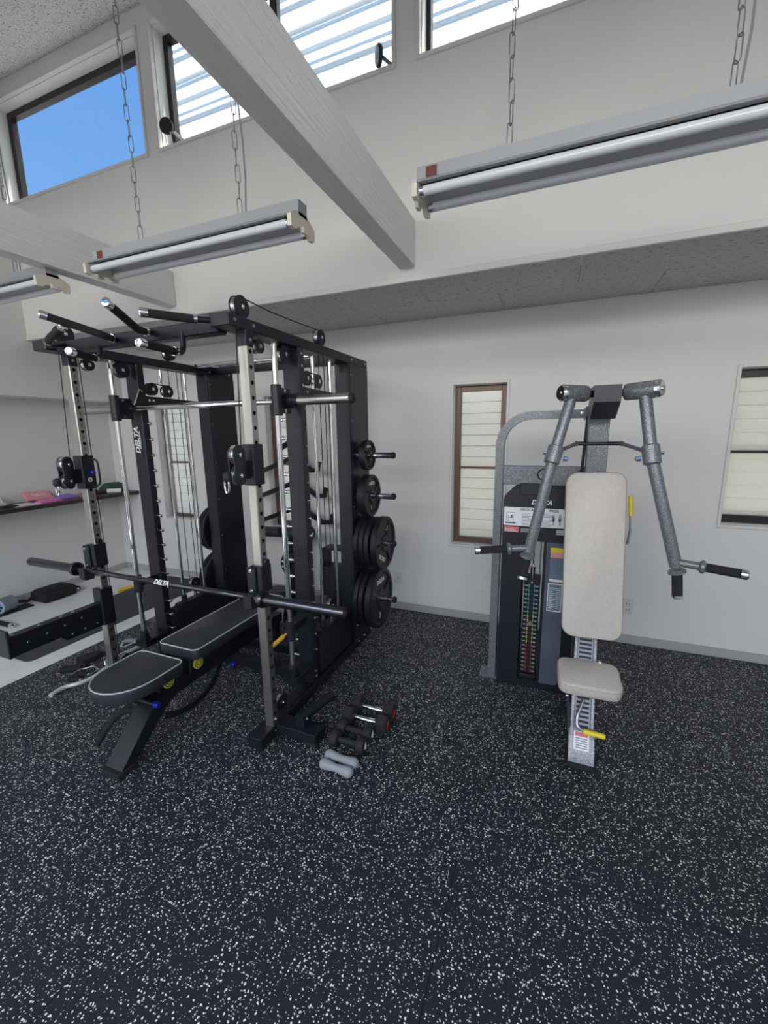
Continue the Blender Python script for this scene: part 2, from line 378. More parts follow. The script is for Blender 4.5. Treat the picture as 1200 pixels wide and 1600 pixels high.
# outside: milky corrugated sheet over the low roof, neighbour's siding, yard
def corrugated(x0, x1):
    A, B = V((0, 3.10, 5.25)), V((0, 3.72, 3.60)); d = (B-A); L = d.length; d.normalize(); nrm = V((0, -d.z, d.y))
    n = 112; r0 = []; r1 = []
    for i in range(n+1):
        p = A+d*(L*i/n)+nrm*(.018*math.sin(2*math.pi*i/8)); r0.append(V((x0, p.y, p.z))); r1.append(V((x1, p.y, p.z)))
    mb = MB(); mb.v = r0+r1; mb.f = [(i, i+1, n+2+i, n+1+i) for i in range(n)]; return mb
cs = solo('corrugated_sheet', corrugated(-3.44, 1.9), 'poly_sheet', 'milky corrugated plastic sheet glaring white outside the clerestory windows', 'sheet', ang=180)
part('end_batten', MB().obox((-3.41, 3.395, 4.39), (1, 0, 0), (0, .62, -1.65), (0, 1.65, .62), .03, .88, .012), 'grey_plastic', cs)
for xx in (-3.45, -1.0, 1.5):
    part('stud', MB().box(xx-.025, xx+.025, 3.72, 3.77, 2.561, 3.70), 'roof_metal', cs)
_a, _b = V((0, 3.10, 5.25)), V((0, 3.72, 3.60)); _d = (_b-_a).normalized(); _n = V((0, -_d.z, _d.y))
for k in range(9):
    q = _a+_d*(.10+.19*k)+_n*.03; part('stripe_strip', MB().obox((-.78, q.y, q.z), (1, 0, 0), _d, _n, 2.66, .012, .004), 'poly_sheet', cs)  # strips added to draw the shaded stripes of the corrugation
nb = struct('wall_outside', MB().box(-8, 5, 6.03, 6.15, -.1, 3.3), 'roof_metal')  # dark backing colours in the shade lines between the siding boards
SB = MB().prism([(0, 0), (0, .139), (.012, .139), (.026, .004), (.026, 0)], (-8, 6.03, 0), (0, -1, 0), (0, 0, 1), -13).mesh('siding_board'); SB.materials.append(MT['siding'])
for k in range(22):
    o = link('siding_board', SB, None, nb); o.location = (0, 0, .0+.15*k)
struct('ground_outside', MB().box(-14, 12, WB+.14, 14, -.2, -.1), 'concrete')
struct('ground_front', MB().box(-14, 12, -14, -3.05, -.2, -.1), 'asphalt')
# tie beams
for k, (xc, lab) in enumerate(((-.846, 'large white painted timber beam crossing the upper centre of the room'), (-2.672, 'white painted timber beam at upper left behind the hanging lights'))):
    bm = solo('tie_beam', MB().box(xc-.048, xc+.048, -2.9, WC-.001, 2.472, 2.708, .004), 'beam_paint', lab, 'beam', 'tie beams')
    for (yy, zz) in ((1.25, 2.60), (1.9, 2.62)): part('plugged_bolt', MB().cyl((xc+.048, yy, zz), (xc+.0495, yy, zz), .012, 12), 'beam_paint', bm)
# wall sockets
for (a, b_, lab, slots) in (((617, 893), (629, 911), 'beige blank wall plate low on the wall beside the weight plates', 0), ((974, 935), (987, 960), 'beige double power socket low on the wall behind the press pad', 4)):
    p, q = onY(*a, WB), onY(*b_, WB); t = thing('wall_socket', lab, 'socket', ((p.x+q.x)/2, WB-.001, q.z), 'wall plates')
    part('plate', MB().box(p.x, q.x, WB-.009, WB-.001, q.z, p.z, .003), 'outlet', t); cx, cz = (p.x+q.x)/2, (p.z+q.z)/2
    h = MB()
    if slots:
        for dx in (-.009, .009):
            for dz in (-.022, .022): h.box(cx+dx-.002, cx+dx+.002, WB-.0096, WB-.009, cz+dz-.007, cz+dz+.007)
    else: h.cyl((cx, WB-.0105, cz), (cx, WB-.009, cz), .005)
    part('slots' if slots else 'screw', h, 'print_grey', t)
# round knobs on the clerestory windows
for i, (px, py, yy, sgn) in enumerate(((260, 197, 2.44, 1), (592, 87, 2.44, 1))):
    c = onY(px, py, yy); lab = ('dark round disc with dangling cords at left corner of louvred window', 'dark round disc on a stem at right corner of bright window')[i]
    t = thing('window_opener', lab, 'window opener', (c.x, c.y, c.z-.05), 'round window openers')
    ax = V((.25, -.9, -.15) if i == 0 else (-.75, -.6, -.1)).normalized()
    part('disc', MB().lathe(c-ax*.012, ax, [(0, .03), (.004, .045), (.018, .047), (.024, .040), (.024, .012), (.026, .012)], 24), 'black_steel', t)
    q = V((c.x+.03, 2.60, c.z-.03)) if i == 0 else V((c.x+.06, 2.585, c.z+.01))
    part('stem', MB().cyl(c-ax*.01, q, .009, 12), 'grey_cloth', t)
    if i == 0:
        for dx, l in ((-.02, .12), (.03, .10)): part('cord', MB().tube([c+V((dx, 0, -.04)), c+V((dx+.004, .005, -.04-l*.5)), c+V((dx+.012, .0, -.04-l))], .0025, 6), 'off_white', t)

# ================================================================ hanging fluorescent lights
LINK = MB().tube([V((.0095*math.cos(a)*1.0, 0, (.026 if math.sin(a) > 0 else -.026)+.0095*math.sin(a))) for a in [math.pi*(i+.5)/6 for i in range(12)]], .0019, 6, closed=True).mesh('chain_link'); LINK.materials.append(MT['chain_zinc'])
def ceiling_light(xc, lab, ends=(1, 1)):
    Y = 1.673; L = .625; t = thing('fluorescent_light', lab, 'light', (xc, Y, 2.372), 'hanging tube lights'); z1 = 2.488
    part('housing', MB().prism([(-.032, 0), (.032, 0), (.032, .058), (-.032, .058)], (xc-L, Y, z1-.058), (0, 1, 0), (0, 0, 1), 2*L), 'lamp_steel', t)
    part('reflector', MB().prism([(-.032, .016), (-.034, .016), (-.078, -.012), (-.076, -.014), (-.030, 0), (.030, 0), (.076, -.014), (.078, -.012), (.034, .016), (.032, .016)], (xc-L+.012, Y, z1-.058), (0, 1, 0), (0, 0, 1), 2*L-.024), 'lamp_reflector', t)
    part('name_tag', MB().box(xc-L+.035, xc-L+.075, Y-.0335, Y-.0322, z1-.040, z1-.006), 'rust_tag', t)
    for s in (-1, 1):
        pl = MB().prism([(-.088, -.075), (-.06, -.078), (-.035, -.06), (.035, -.06), (.06, -.078), (.088, -.075), (.09, -.03), (.03, .0), (-.03, .0), (-.09, -.03)], (xc+s*L-(.018 if s > 0 else 0), Y, z1-.045), (0, 1, 0), (0, 0, 1), .018)
        e_ = part('end_socket', pl, 'cream_plastic', t)
        part('socket_block', MB().box(xc+s*(L+.004)-.008, xc+s*(L+.004)+.008, Y-.018, Y+.018, z1-.122, z1-.098, .003), 'cream_plastic', e_)
    for s in (-1, 1):
        tb = part('tube', MB().cyl((xc-L+.02, Y+s*.060, z1-.096), (xc+L-.02, Y+s*.060, z1-.096), .0155, 18), 'tube_glass', t)
        for q in (-1, 1): part('tube_cap', MB().cyl((xc+q*(L-.022), Y+s*.060, z1-.096), (xc+q*(L-.037), Y+s*.060, z1-.096), .0162, 16), 'zinc', tb)
    for s in (-1, 1):
        xx = xc+s*.3065; c = part('chain', MB().tube([(xx, Y, z1-.002), (xx, Y, z1+.012)], .004, 8), 'zinc', t)
        zt = 3.955; n = int((zt-z1)/.064)
        for k in range(n): inst('link', LINK, None, c, (xx+.003*math.sin(k*1.3), Y, z1+.012+.030+.064*k), (0, 0, math.radians(35+90*(k % 2))))
        inst_top = part('ceiling_hook', MB().tube([(xx, Y, z1+.012+.064*n-.01), (xx, Y, zt+.004)], .003, 6), 'zinc', c)
    cx = xc+.3065
    part('power_cord', MB().tube([V((cx+.02+.012*math.sin(i*1.1), Y+.012, z1+.0+i*.147)) for i in range(11)], .0035, 6), 'grey_cloth', t)
ceiling_light(-1.652, 'twin tube light hanging between the two beams above the rack')
ceiling_light(.102, 'twin tube light hanging at upper right of the large beam')
ceiling_light(-3.292, 'twin tube light at left edge with only its right end in view')

# ================================================================ cable and smith rack
rack = thing('power_rack', 'black and stainless cable rack with sliding smith bar, pulleys and pull-up grips', 'gym rack', (-1.9, 2.1, 0))
HOLE = MB().lathe((0, 0, 0), (1, 0, 0), [(0, .0095), (.0006, .0095), (.0006, .007), (-.002, .006)], 12).mesh('hole'); HOLE.materials.append(MT['black_matte'])
def pulley(c, r=.045, parent=rack, w=.011, name='pulley', axis=(1, 0, 0), plate=True):
    c = V(c); ax = V(axis).normalized(); p = part(name, MB().lathe(c-ax*w, ax, [(0, r*.55), (0, r*.93), (w*.7, r*.78), (w*1.3, r*.78), (w*2, r*.93), (w*2, r*.55)], 24), 'zinc', parent)
    d, u, v_ = MB.frame(ax)
    for s in (-1, 1):
        pl = MB()
        pl.lathe(c+ax*(s*(w+.003))-ax*.0025, ax, [(0, r), (.005, r)], 24); part('cheek_plate', pl, 'black_steel', p)
        nb_ = MB().lathe(c+ax*(s*(w+.0055)), ax*s, [(0, .010), (.005, .010), (.005, .006), (.008, .005)], 10); part('axle_bolt', nb_, 'chrome', p)
        if s > 0:
            for k in range(4):
                a = math.pi/4+k*math.pi/2; q = c+ax*(w+.0056)+(u*math.cos(a)+v_*math.sin(a))*r*.6
                part('slot', MB().obox(q, u*math.cos(a)+v_*math.sin(a), ax.cross(u*math.cos(a)+v_*math.sin(a)), ax, r*.14, r*.07, .0004), 'black_matte', p)
    return p
def cable(pts, r=.0028): return part('cable', MB().tube(pts, r, 6), 'black_rubber', rack)
for side in (0, 1):
    dx = 0 if side == 0 else -1.185; inn = -1 if side == 0 else 1      # inner direction
    x0, x1 = -1.362+dx, -1.26+dx; xi = x0 if inn < 0 else x1           # inner face
    ux0, ux1 = (-1.308, -1.26) if side == 0 else (-2.489, -2.440)
    bl = lambda *a: part(*a)
    part('base_rail', MB().box(x0+.016, x1, 1.553, 2.80, .012, .070, .004), 'black_steel', rack)
    ft = part('front_foot', MB().box(x0+.016, x1+.001, 1.446, 1.556, .010, .071, .006), 'black_steel', rack)
    part('rubber_foot', MB().box(x0+.030, x1-.008, 1.455, 1.54, 0, .012, .003), 'black_rubber', ft)
    part('rubber_foot', MB().box(x0+.030, x1-.008, 2.70, 2.79, 0, .013, .003), 'black_rubber', rack)
    if side == 0: inst('bolt', BOLT, None, ft, (x1+.001, 1.560, .045))
    up = part('upright', MB().box(ux0, ux1, 1.545, 1.592, .070, 1.99, .004), 'stainless', rack)
    zz = 1.905; k = 0
    while zz > .12:
        inst('hole', HOLE, None, up, (ux1, 1.5685, zz))
        zz -= .0655; k += 1
    if side == 1:
        nm = MB(); zz = 1.905-.0325
        for k in range(1, 27): text_mb(str(k), .026, (ux1+.0003, 1.5685, zz), (0, 1, 0), (0, 0, 1), into=nm, bold=.02, ext=.0002); zz -= .0655
        part('number_marks', nm, 'print_grey', up, stuff=True)
    tp = part('top_bracket', MB().box(ux0-.002, ux1+.002, 1.543, 1.594, 1.925, 1.992, .003), 'black_steel', rack)
    inst('bolt', BOLT, None, tp, (ux1+.002, 1.568, 1.952))
    inst('bolt', BOLT, None, up, (ux1, 1.568, .105))
    tr = part('top_rail', MB().box(x0, x1, 1.4455, 2.812, 1.99, 2.040, .005), 'black_steel', rack)
    for yy, zz in ((1.482, 2.017), (1.60, 2.016), (2.56, 2.014), (2.76, 2.014)): inst('bolt', BOLT, None, tr, (x1, yy, zz))
    # guide rod, blocks, stops
    gx = -1.303 if side == 0 else -2.472
    part('guide_rod', MB().cyl((gx, 1.80, .235), (gx, 1.80, 1.992), .0145, 18), 'chrome', rack)
    gb = part('rod_block', MB().box(x0+.002, x1, 1.780, 1.949, .160, .206, .005), 'black_steel', rack)
    part('rod_collar', MB().lathe((gx, 1.80, .205), (0, 0, 1), [(0, .036), (.022, .036), (.022, .028), (.05, .028), (.052, .02)], 6), 'black_steel', gb)
    part('rubber_stop', MB().lathe((gx, 1.80, .255), (0, 0, 1), [(0, .022), (.02, .022), (.022, .018)], 16), 'black_rubber', gb)
    zs = .475 if side == 0 else .60
    st = part('safety_stop', MB().lathe((gx, 1.80, zs-.05), (0, 0, 1), [(0, .026), (.07, .026), (.072, .022), (.085, .022), (.087, .026), (.11, .026), (.112, .02)], 18), 'black_matte', rack)
    h1 = V((gx-.010, 1.785, zs-.005)); h2 = V((gx-.045, 1.69, zs-.045)) if side == 0 else V((gx-.06, 1.70, zs-.02))
    part('stop_handle', MB().tube([h1, h1.lerp(h2, .2), h1.lerp(h2, .25), h1.lerp(h2, .95), h2], [.006, .006, .012, .012, .008], 12), 'orange_yellow', st)
    part('stop_hook', MB().box(gx-.006, gx+.006, 1.822, 1.955, zs-.018, zs+.022, .003), 'black_steel', st)
    # middle upright with pegs
    mu = part('middle_upright', MB().box(x0, x1, 1.948, 2.000, .071, 1.991, .004), 'black_steel', rack)
    for k in range(15):
        z = 1.626-.1*k
        if z > .22: inst('peg', PEG, None, mu, (xi-(.0 if inn < 0 else 0), 1.975, z), (0, 0, math.pi if inn < 0 else 0))
        if side == 0: inst('bolt', BOLT, None, mu, (x1, 1.985, 1.68-.1*k))
    if side == 0:
        for z in (1.96, 1.90, 1.80, .115, .145): inst('bolt', BOLT, None, mu, (x1, 1.97, z))
    if side == 1:
        st_ = part('name_plate', MB().box(-2.530, -2.472, 1.9462, 1.9478, 1.405, 1.635, .0005), 'black_matte', mu)
        part('lettering', text_mb('DELTA', .056, (-2.507, 1.9458, 1.52), (0, 0, 1), (-1, 0, 0), shear=.25, bold=.03, ext=.0003), 'white_paint', st_)
        part('lettering', text_mb('FITNESS JAPAN', .017, (-2.479, 1.9458, 1.52), (0, 0, 1), (-1, 0, 0), shear=.25, bold=.02, ext=.0003), 'white_paint', st_)
    # rear column
    rc = part('rear_column', MB().box(x0, x1, 2.520, 2.812, .071, 1.991, .004), 'black_steel', rack)
    part('column_cover', MB().box(x0-.001, x1+.002, 2.537, 2.811, .09, 1.975, .003), 'black_steel', rc)
    part('cable_slot', MB().box(x0+.035, x1-.035, 2.5185, 2.5202, 1.93, 1.985, .006), 'black_matte', rc)
    for k in range(7): inst('bolt', SBOLT, None, rc, (x1+.002, 2.546, .18+.29*k))
    if side == 0:
        for yy in (2.56, 2.66, 2.78): inst('bolt', BOLT, None, rc, (x1+.001, yy, .050))
    # weight stack
    SLAB = MB().box(-.034, .034, 2.055, 2.485, 0, .0205, .0025).mesh('stack_plate'); SLAB.materials.append(MT['black_matte'])
    sxc = -1.311+dx
    for k in range(11):
        o = inst('stack_plate', SLAB, None, rack, (0, 0, 0)); o.location = V((sxc, 0, .078+.0222*k))-ROOT[rack]
    hp = part('stack_head', MB().box(sxc-.030, sxc+.030, 2.10, 2.44, .322, .338, .003), 'black_matte', rack)
    part('stack_stem', MB().cyl((sxc, 2.27, .338), (sxc, 2.27, .40), .012, 12), 'chrome', hp)
    for yy in (2.165, 2.365):
        part('stack_rod', MB().cyl((sxc, yy, .338), (sxc, yy, 1.992), .0105, 14), 'chrome', rack)
        part('rod_bushing', MB().cyl((sxc, yy, .338), (sxc, yy, .385), .020, 14, .003), 'black_rubber', hp)
    pulley((sxc, 2.27, .445), .042)
    # pulleys on and under the rail, bracket arm between middle upright and column
    pulley((sxc+.004, 1.575, 2.092), .047); pulley((sxc+.004, 2.247, 2.094), .043)
    cable([(sxc+.004, 1.60, 2.136), (sxc+.004, 1.80, 2.126), (sxc+.004, 2.05, 2.128), (sxc+.004, 2.23, 2.134)])
    pulley((sxc, 1.885, 1.945), .046); pulley((sxc, 1.684, 1.950), .032)
    wx = -1.300+dx if side == 0 else -2.475
    br = part('pulley_bracket', MB().prism([(2.0, 1.725), (2.52, 1.762), (2.52, 1.790), (2.0, 1.802)], (wx-.006, 0, 0), (0, 1, 0), (0, 0, 1), .012), 'black_steel', rack)
    for yy in (2.035, 2.065): inst('bolt', BOLT, None, br, (wx+.006, yy, 1.775))
    pulley((wx, 2.065, 1.848), .040); pulley((wx, 2.185, 1.843), .040)
    cable([(wx, 2.065, 1.886), (wx, 2.185, 1.881)])
    for yy, w in ((2.225, .006), (2.305, -.006), (2.335, .002)): cable([(sxc+w, yy, .39 if yy != 2.305 else .48), (sxc+w, yy, 1.99)], .0026)
    cable([(ux0+.018, 1.528, 2.085), (ux0+.018, 1.50, 1.50 if side == 0 else 1.44)], .0026)
    cable([(ux0+.02, 1.615, .19), (ux0+.02, 1.62, 1.98)], .0024)
    # low pulley at the foot of the upright
    pulley((ux0+.03, 1.638, .155), .040)
    # smith carriage
    cz = 1.715
    ca = part('carriage', MB().cyl((gx, 1.80, cz-.075), (gx, 1.80, cz+.075), .0265, 20, .003), 'black_steel', rack)
    part('carriage_plate', MB().box(gx-.006, gx+.014, 1.815, 1.905, cz-.062, cz+.062, .004), 'black_steel', ca)
    for zz in (cz-.05, cz+.05): inst('bolt', BOLT, None, ca, (gx+.014, 1.845, zz))
# smith bar
SBY, SBZ = 1.872, 1.715
sb = part('smith_bar', MB().lathe((-2.45, SBY, SBZ), (1, 0, 0), [(0, .0135), (.18, .0135), (.185, .0155), (.40, .0155), (.405, .0175), (.70, .0175), (.705, .0155), (.90, .0155), (.905, .0135), (1.13, .0135)], 18), 'chrome', rack)
for a, b_ in ((-2.845, -2.535), (-1.225, -.930)):
    part('sleeve', MB().cyl((a, SBY, SBZ), (b_, SBY, SBZ), .0245, 22), 'stainless', sb)
part('sleeve_collar', MB().lathe((-1.33, SBY, SBZ), (1, 0, 0), [(0, .022), (.02, .022), (.02, .036), (.085, .036), (.088, .030), (.108, .028)], 22), 'black_steel', sb)
part('sleeve_collar', MB().lathe((-2.42, SBY, SBZ), (-1, 0, 0), [(0, .022), (.02, .022), (.02, .036), (.085, .036), (.088, .030), (.118, .028)], 22), 'black_steel', sb)
part('end_cap', MB().lathe((-.930, SBY, SBZ), (1, 0, 0), [(0, .0248), (.014, .0245), (.020, .019), (.022, .01)], 22), 'black_rubber', sb)
part('end_cap', MB().lathe((-2.845, SBY, SBZ), (-1, 0, 0), [(0, .0248), (.014, .0245), (.020, .019), (.022, .01)], 22), 'black_rubber', sb)
part('catch_hook', MB().prism([(1.875, 1.70), (1.935, 1.70), (1.935, 1.815), (1.915, 1.825), (1.905, 1.81)], (-2.415, 0, 0), (0, 1, 0), (0, 0, 1), .010), 'black_steel', sb)
part('catch_rod', MB().tube([(-2.395, 1.865, 1.735), (-2.38, 1.90, 1.83), (-2.395, 1.93, 1.82)], .005, 8), 'chrome', sb)
# cross members
part('front_crossbeam', MB().box(-2.446, -1.361, 1.495, 1.555, 1.978, 2.036, .008), 'black_steel', rack)
part('rear_crossbeam', MB().box(-2.446, -1.361, 2.60, 2.65, 2.0, 2.052, .004), 'black_steel', rack)
part('base_crossbeam', MB().box(-2.446, -1.344, 2.03, 2.09, .012, .070, .004), 'black_steel', rack)
p = onY(292, 574, 2.42)
part('cross_bar', MB().lathe((p.x, 2.42, p.z), (1, 0, 0), [(0, .006), (.004, .013), (.30, .013), (.304, .016), (.62, .016), (.624, .013), (1.13, .013)], 16), 'chrome', rack)
cbz = p.z
for xx in (-2.42, -1.40): part('bar_hanger', MB().box(xx-.008, xx+.008, 2.40, 2.60, cbz-.012, cbz+.012, .003), 'black_steel', rack)
# pull-up grips
def grip(pts, g0, r=.0165, name='pull_up_grip'):
    pts = bez(pts, 6); a = part(name, MB().tube(pts, r*.78, 12), 'black_steel', rack)
    n = len(pts); i0 = g0 if g0 >= 0 else n+g0
    part('foam_sleeve', MB().tube(pts[i0:], r, 14), 'foam', a)
    d = (pts[-1]-pts[-2]).normalized(); part('end_cap', MB().lathe(pts[-1]-d*.004, d, [(0, r*1.12), (.026, r*1.12), (.03, r*.9), (.031, r*.5), (.029, r*.4)], 18), 'chrome', a)
    d2 = (pts[i0+1]-pts[i0]).normalized(); part('ring', MB().lathe(pts[i0]-d2*.008, d2, [(0, r*1.1), (.014, r*1.1)], 18), 'chrome', a)
YB = 1.50
def g(px, py, Y): return onY(px, py, Y)
grip([g(180, 531, YB), g(168, 526, 1.42), g(118, 509, 1.33), g(72, 494, 1.24)], 1)
grip([g(238, 519, YB), g(218, 517, 1.42), g(196, 498, 1.31), g(170, 476, 1.20)], 1)
grip([g(352, 503, YB), g(322, 500, 1.44), g(290, 497, 1.38), g(229, 489, 1.27)], 8)
grip([g(155, 540, YB), g(157, 562, YB-.01), g(140, 558, 1.40), g(113, 550, 1.29)], 8)
grip([g(285, 520, YB), g(287, 553, YB-.01), g(262, 546, 1.38), g(224, 537, 1.25)], 8)
grip([g(100, 538, YB), g(74, 541, 1.40), g(76, 530, 1.36), g(97, 511, 1.30)], 9)
# cable trolleys on the uprights
def trolley(side, zc, ux0, ux1):
    t = part('cable_trolley', MB().box(ux0-.010, ux1+.008, 1.530, 1.604, zc-.093, zc+.093, .004), 'black_steel', rack)
    xp = ux0+.018 if side == 0 else ux0+.002
    ya = math.radians(7 if side == 0 else 24); ax = V((math.cos(ya), math.sin(ya), 0)); fd = V((math.sin(ya), -math.cos(ya), 0))
    pc_ = V((xp, 1.530, zc))+fd*.075
    for dz in (.050, -.040):
        c = pc_+V((0, 0, dz)); part('sheave', MB().lathe(c-ax*.010, ax, [(0, .030), (0, .042), (.007, .034), (.013, .034), (.020, .042), (.020, .030)], 24), 'zinc', t)
        q = MB().lathe(c+ax*.016, ax, [(0, .010), (.005, .010), (.005, .006), (.008, .005)], 10); part('axle_bolt', q, 'chrome', t)
    lobe = [(.043*math.cos(math.radians(a)), .050+.043*math.sin(math.radians(a))) for a in range(0, 181, 15)]+[(-.038, .005)]+[(.043*math.cos(math.radians(a)), -.040+.043*math.sin(math.radians(a))) for a in range(180, 361, 15)]+[(.038, .005)]
    for s_ in (-1, 1): part('cheek_plate', MB().prism(lobe, pc_+ax*(s_*.0135-.0025*1)+ax*.005, fd, (0, 0, 1), .005), 'black_steel', t)
    part('swivel', MB().box(xp-.012, xp+.012, 1.495, 1.535, zc-.06, zc+.02, .004), 'black_matte', t)
    part('cable_ball', MB().lathe(pc_+fd*.045-ax*.02+V((0, 0, -.02)), (.2, -.3, -1), [(0, .008), (.01, .019), (.035, .019), (.045, .010)], 14), 'black_rubber', t)
    b0 = pc_+fd*.055-ax*.02+V((0, 0, -.075)); part('carabiner', MB().tube([b0+V((.012*math.cos(a), 0, .036*math.sin(a))) for a in [2*math.pi*i/14 for i in range(14)]], .0045, 8, closed=True), 'chrome', t)
    sg = -1 if side == 0 else 1; xa = ux0-.008 if sg < 0 else ux1+.006
    part('lift_handle', MB().tube(bez([(xa, 1.567, zc+.075), (xa+sg*.085, 1.567, zc+.075), (xa+sg*.085, 1.567, zc-.075), (xa, 1.567, zc-.075)], 4), .0055, 8), 'black_steel', t)
    kx = ux1+.008 if sg > 0 else ux0-.010
    part('pull_pin', MB().lathe((kx, 1.567, zc), (sg, 0, 0), [(0, .007), (.02, .007), (.02, .011), (.038, .013), (.042, .010)], 14), 'blue' if side else 'black_steel', t)
    if side:
        part('letter_badge', MB().cyl((ux1+.008, 1.567, zc-.042), (ux1+.0086, 1.567, zc-.042), .013, 20), 'off_white', t)
        part('badge_letter', text_mb('B', .018, (ux1+.0088, 1.567, zc-.042), (0, 1, 0), (0, 0, 1), bold=.02, ext=.0002), 'print_grey', t)
trolley(0, 1.413, -1.308, -1.26); trolley(1, 1.352, -2.489, -2.440)
# bar hooks and spotter arm
for ux0, ux1 in ((-1.308, -1.26), (-2.489, -2.440)):
    h = part('bar_hook', MB().box(ux0-.010, ux1+.010, 1.528, 1.604, .80, .935, .004), 'black_steel', rack)
    part('hook_plate', MB().box(ux0-.022, ux0+.028, 1.516, 1.530, .765, .93, .004), 'black_steel', h)
    part('hook_cradle', MB().prism([(1.53, .735), (1.53, .774), (1.492, .774), (1.484, .806), (1.474, .806), (1.474, .745), (1.484, .735)], (ux0-.016, 0, 0), (0, 1, 0), (0, 0, 1), .045), 'black_rubber', h)
    for zz in (.915, .815): inst('bolt', BOLT, None, h, (ux0+.003, 1.516, zz), (0, 0, -math.pi/2))
    part('lock_pin', MB().cyl((ux1+.008, 1.567, .952), (ux1+.020, 1.567, .952), .014, 14), 'black_steel', h)
sp = part('spotter_arm', MB().box(-2.500, -2.447, 1.075, 1.535, .470, .578, .004), 'black_steel', rack)
part('arm_bracket', MB().box(-2.499, -2.430, 1.528, 1.604, .44, .665, .004), 'black_steel', sp)
part('arm_lip', MB().box(-2.560, -2.440, 1.062, 1.076, .468, .615, .004), 'black_steel', sp)
part('arm_gusset', MB().prism([(1.30, .470), (1.535, .470), (1.535, .440), (1.33, .440)], (-2.4475, 0, 0), (0, 1, 0), (0, 0, 1), -.03), 'black_steel', sp)
for yy, zz in ((1.15, .52), (1.24, .525), (1.33, .53), (1.42, .535), (1.36, .465), (1.43, .468), (1.50, .47)): inst('bolt', BOLT, None, sp, (-2.447, yy, zz))
for yy in (1.10, 1.22, 1.33, 1.39): part('pad_screw', MB().cyl((-2.472, yy, .578), (-2.472, yy, .580), .009, 10), 'zinc', sp)
# landmine socket bolted beside the foot
lm = part('landmine_base', MB().box(-1.258, -1.02, 1.562, 1.655, .024, .075, .005), 'black_steel', rack)
part('rubber_foot', MB().box(-1.105, -1.022, 1.568, 1.650, 0, .025, .005), 'black_rubber', lm)
part('swivel_bracket', MB().prism([(-.026, 0), (.026, 0), (.026, .040), (.020, .058), (.008, .066), (-.008, .066), (-.020, .058), (-.026, .040)], (-1.126, 1.64, .078), (1, 0, 0), (0, 0, 1), .052), 'black_steel', lm)
part('swivel_ring', MB().lathe((-1.126, 1.614, .0745), (0, 0, 1), [(0, .024), (.006, .024)], 18), 'dark_chrome', lm)
part('bar_tube', MB().tube([(-1.126, 1.625, .118), (-1.105, 1.70, .118), (-1.075, 1.835, .118)], .0255, 18), 'black_steel', lm)
inst('bolt', BOLT, None, lm, (-1.100, 1.612, .118))
# storage horns
HZ = (1.397, 1.117, .783, .368); HY = 2.655
for sgn, xf in ((1, -1.258), (-1, -2.548)):
    for z in HZ if sgn > 0 else HZ[2:]:
        hn = part('plate_horn', MB().lathe((xf-.0*sgn, HY, z), (sgn, 0, 0), [(0, .034), (.012, .034), (.012, .0215), (.238, .0215)], 20), 'chrome', rack)
        part('horn_cap', MB().lathe((xf+sgn*.238, HY, z), (sgn, 0, 0), [(0, .0222), (.018, .0222), (.024, .016)], 18), 'black_rubber', hn)

# ================================================================ weight plates
def plate(x_in, sgn, z, R, th, num, lab, deg, face):
    t = thing('weight_plate', lab, 'weight plate', (x_in+sgn*th/2, HY, z-R), 'weight plates on the rack')
    c = V((x_in, HY, z)); r0 = .0262; rec = min(.010, th*.3)
    part('disc', MB().lathe(c, (sgn, 0, 0), [(0, r0), (0, R*.97), (.004, R), (th-.004, R), (th, R*.97), (th, R*.86), (th-rec, R*.82), (th-rec, R*.34), (th-.002, R*.30), (th-.002, r0), (0, r0)], 48), 'plate_rubber', t)
    part('hub_ring', MB().lathe(c+V((sgn*(th-.0025), 0, 0)), (sgn, 0, 0), [(0, r0), (.003, r0), (.003, r0+.008), (0, r0+.008)], 28), 'dark_chrome', t)
    if face:
        right = V((0, sgn, 0)); up = V((0, 0, 1))
        for k in range(3):
            a = math.radians(deg+90+120*k); u = right*math.cos(a)+up*math.sin(a); v_ = V((sgn, 0, 0)).cross(u)
            part('web', MB().obox(c+V((sgn*(th-rec*.55), 0, 0))+u*R*.57, u, v_, (sgn, 0, 0), R*.26, R*.045, rec*.45, .002), 'plate_rubber', t)
        xo = sgn*(th-rec+.0008)
        for k, s in enumerate(('DELTA', num)):
            a = math.radians(deg+30+(0 if k == 0 else 180)); u = right*math.cos(a)+up*math.sin(a)
            up_t = u if k == 0 else -u; rt = up_t.cross(V((sgn, 0, 0)))
            part('lettering', text_mb(s, R*(.20 if k == 0 else .26), c+V((xo, 0, 0))+u*R*.58, rt, up_t, bold=.03, shear=.15 if k == 0 else 0), 'white_paint', t)
stk = [(HZ[0], .103, [.044], '5', 'small', 'top'), (HZ[1], .147, [.060], '10', 'medium', 'second'), (HZ[2], .190, [.036, .036, .036, .044], '15', 'large', 'third'), (HZ[3], .220, [.036, .036, .046], '20', 'largest', 'lowest')]
ordn = ['innermost', 'second', 'third', 'outermost']
for z, R, ths, num, sz, hn_ in stk:
    x = -1.249+(.022 if len(ths) == 1 else 0)
    for k, th in enumerate(ths):
        last = k == len(ths)-1; pos = 'outermost' if last else ordn[k]
        x += .004
        plate(x+(.012 if last and len(ths) > 2 else 0), 1, z, R*(1 if last else .965), th, num, (f'{sz} black weight plate alone on the {hn_} right-hand horn' if len(ths) == 1 else f'{sz} black weight plate, {pos} on the {hn_} right-hand horn'), (60, 60, -150, 60)[HZ.index(z)], last); x += th
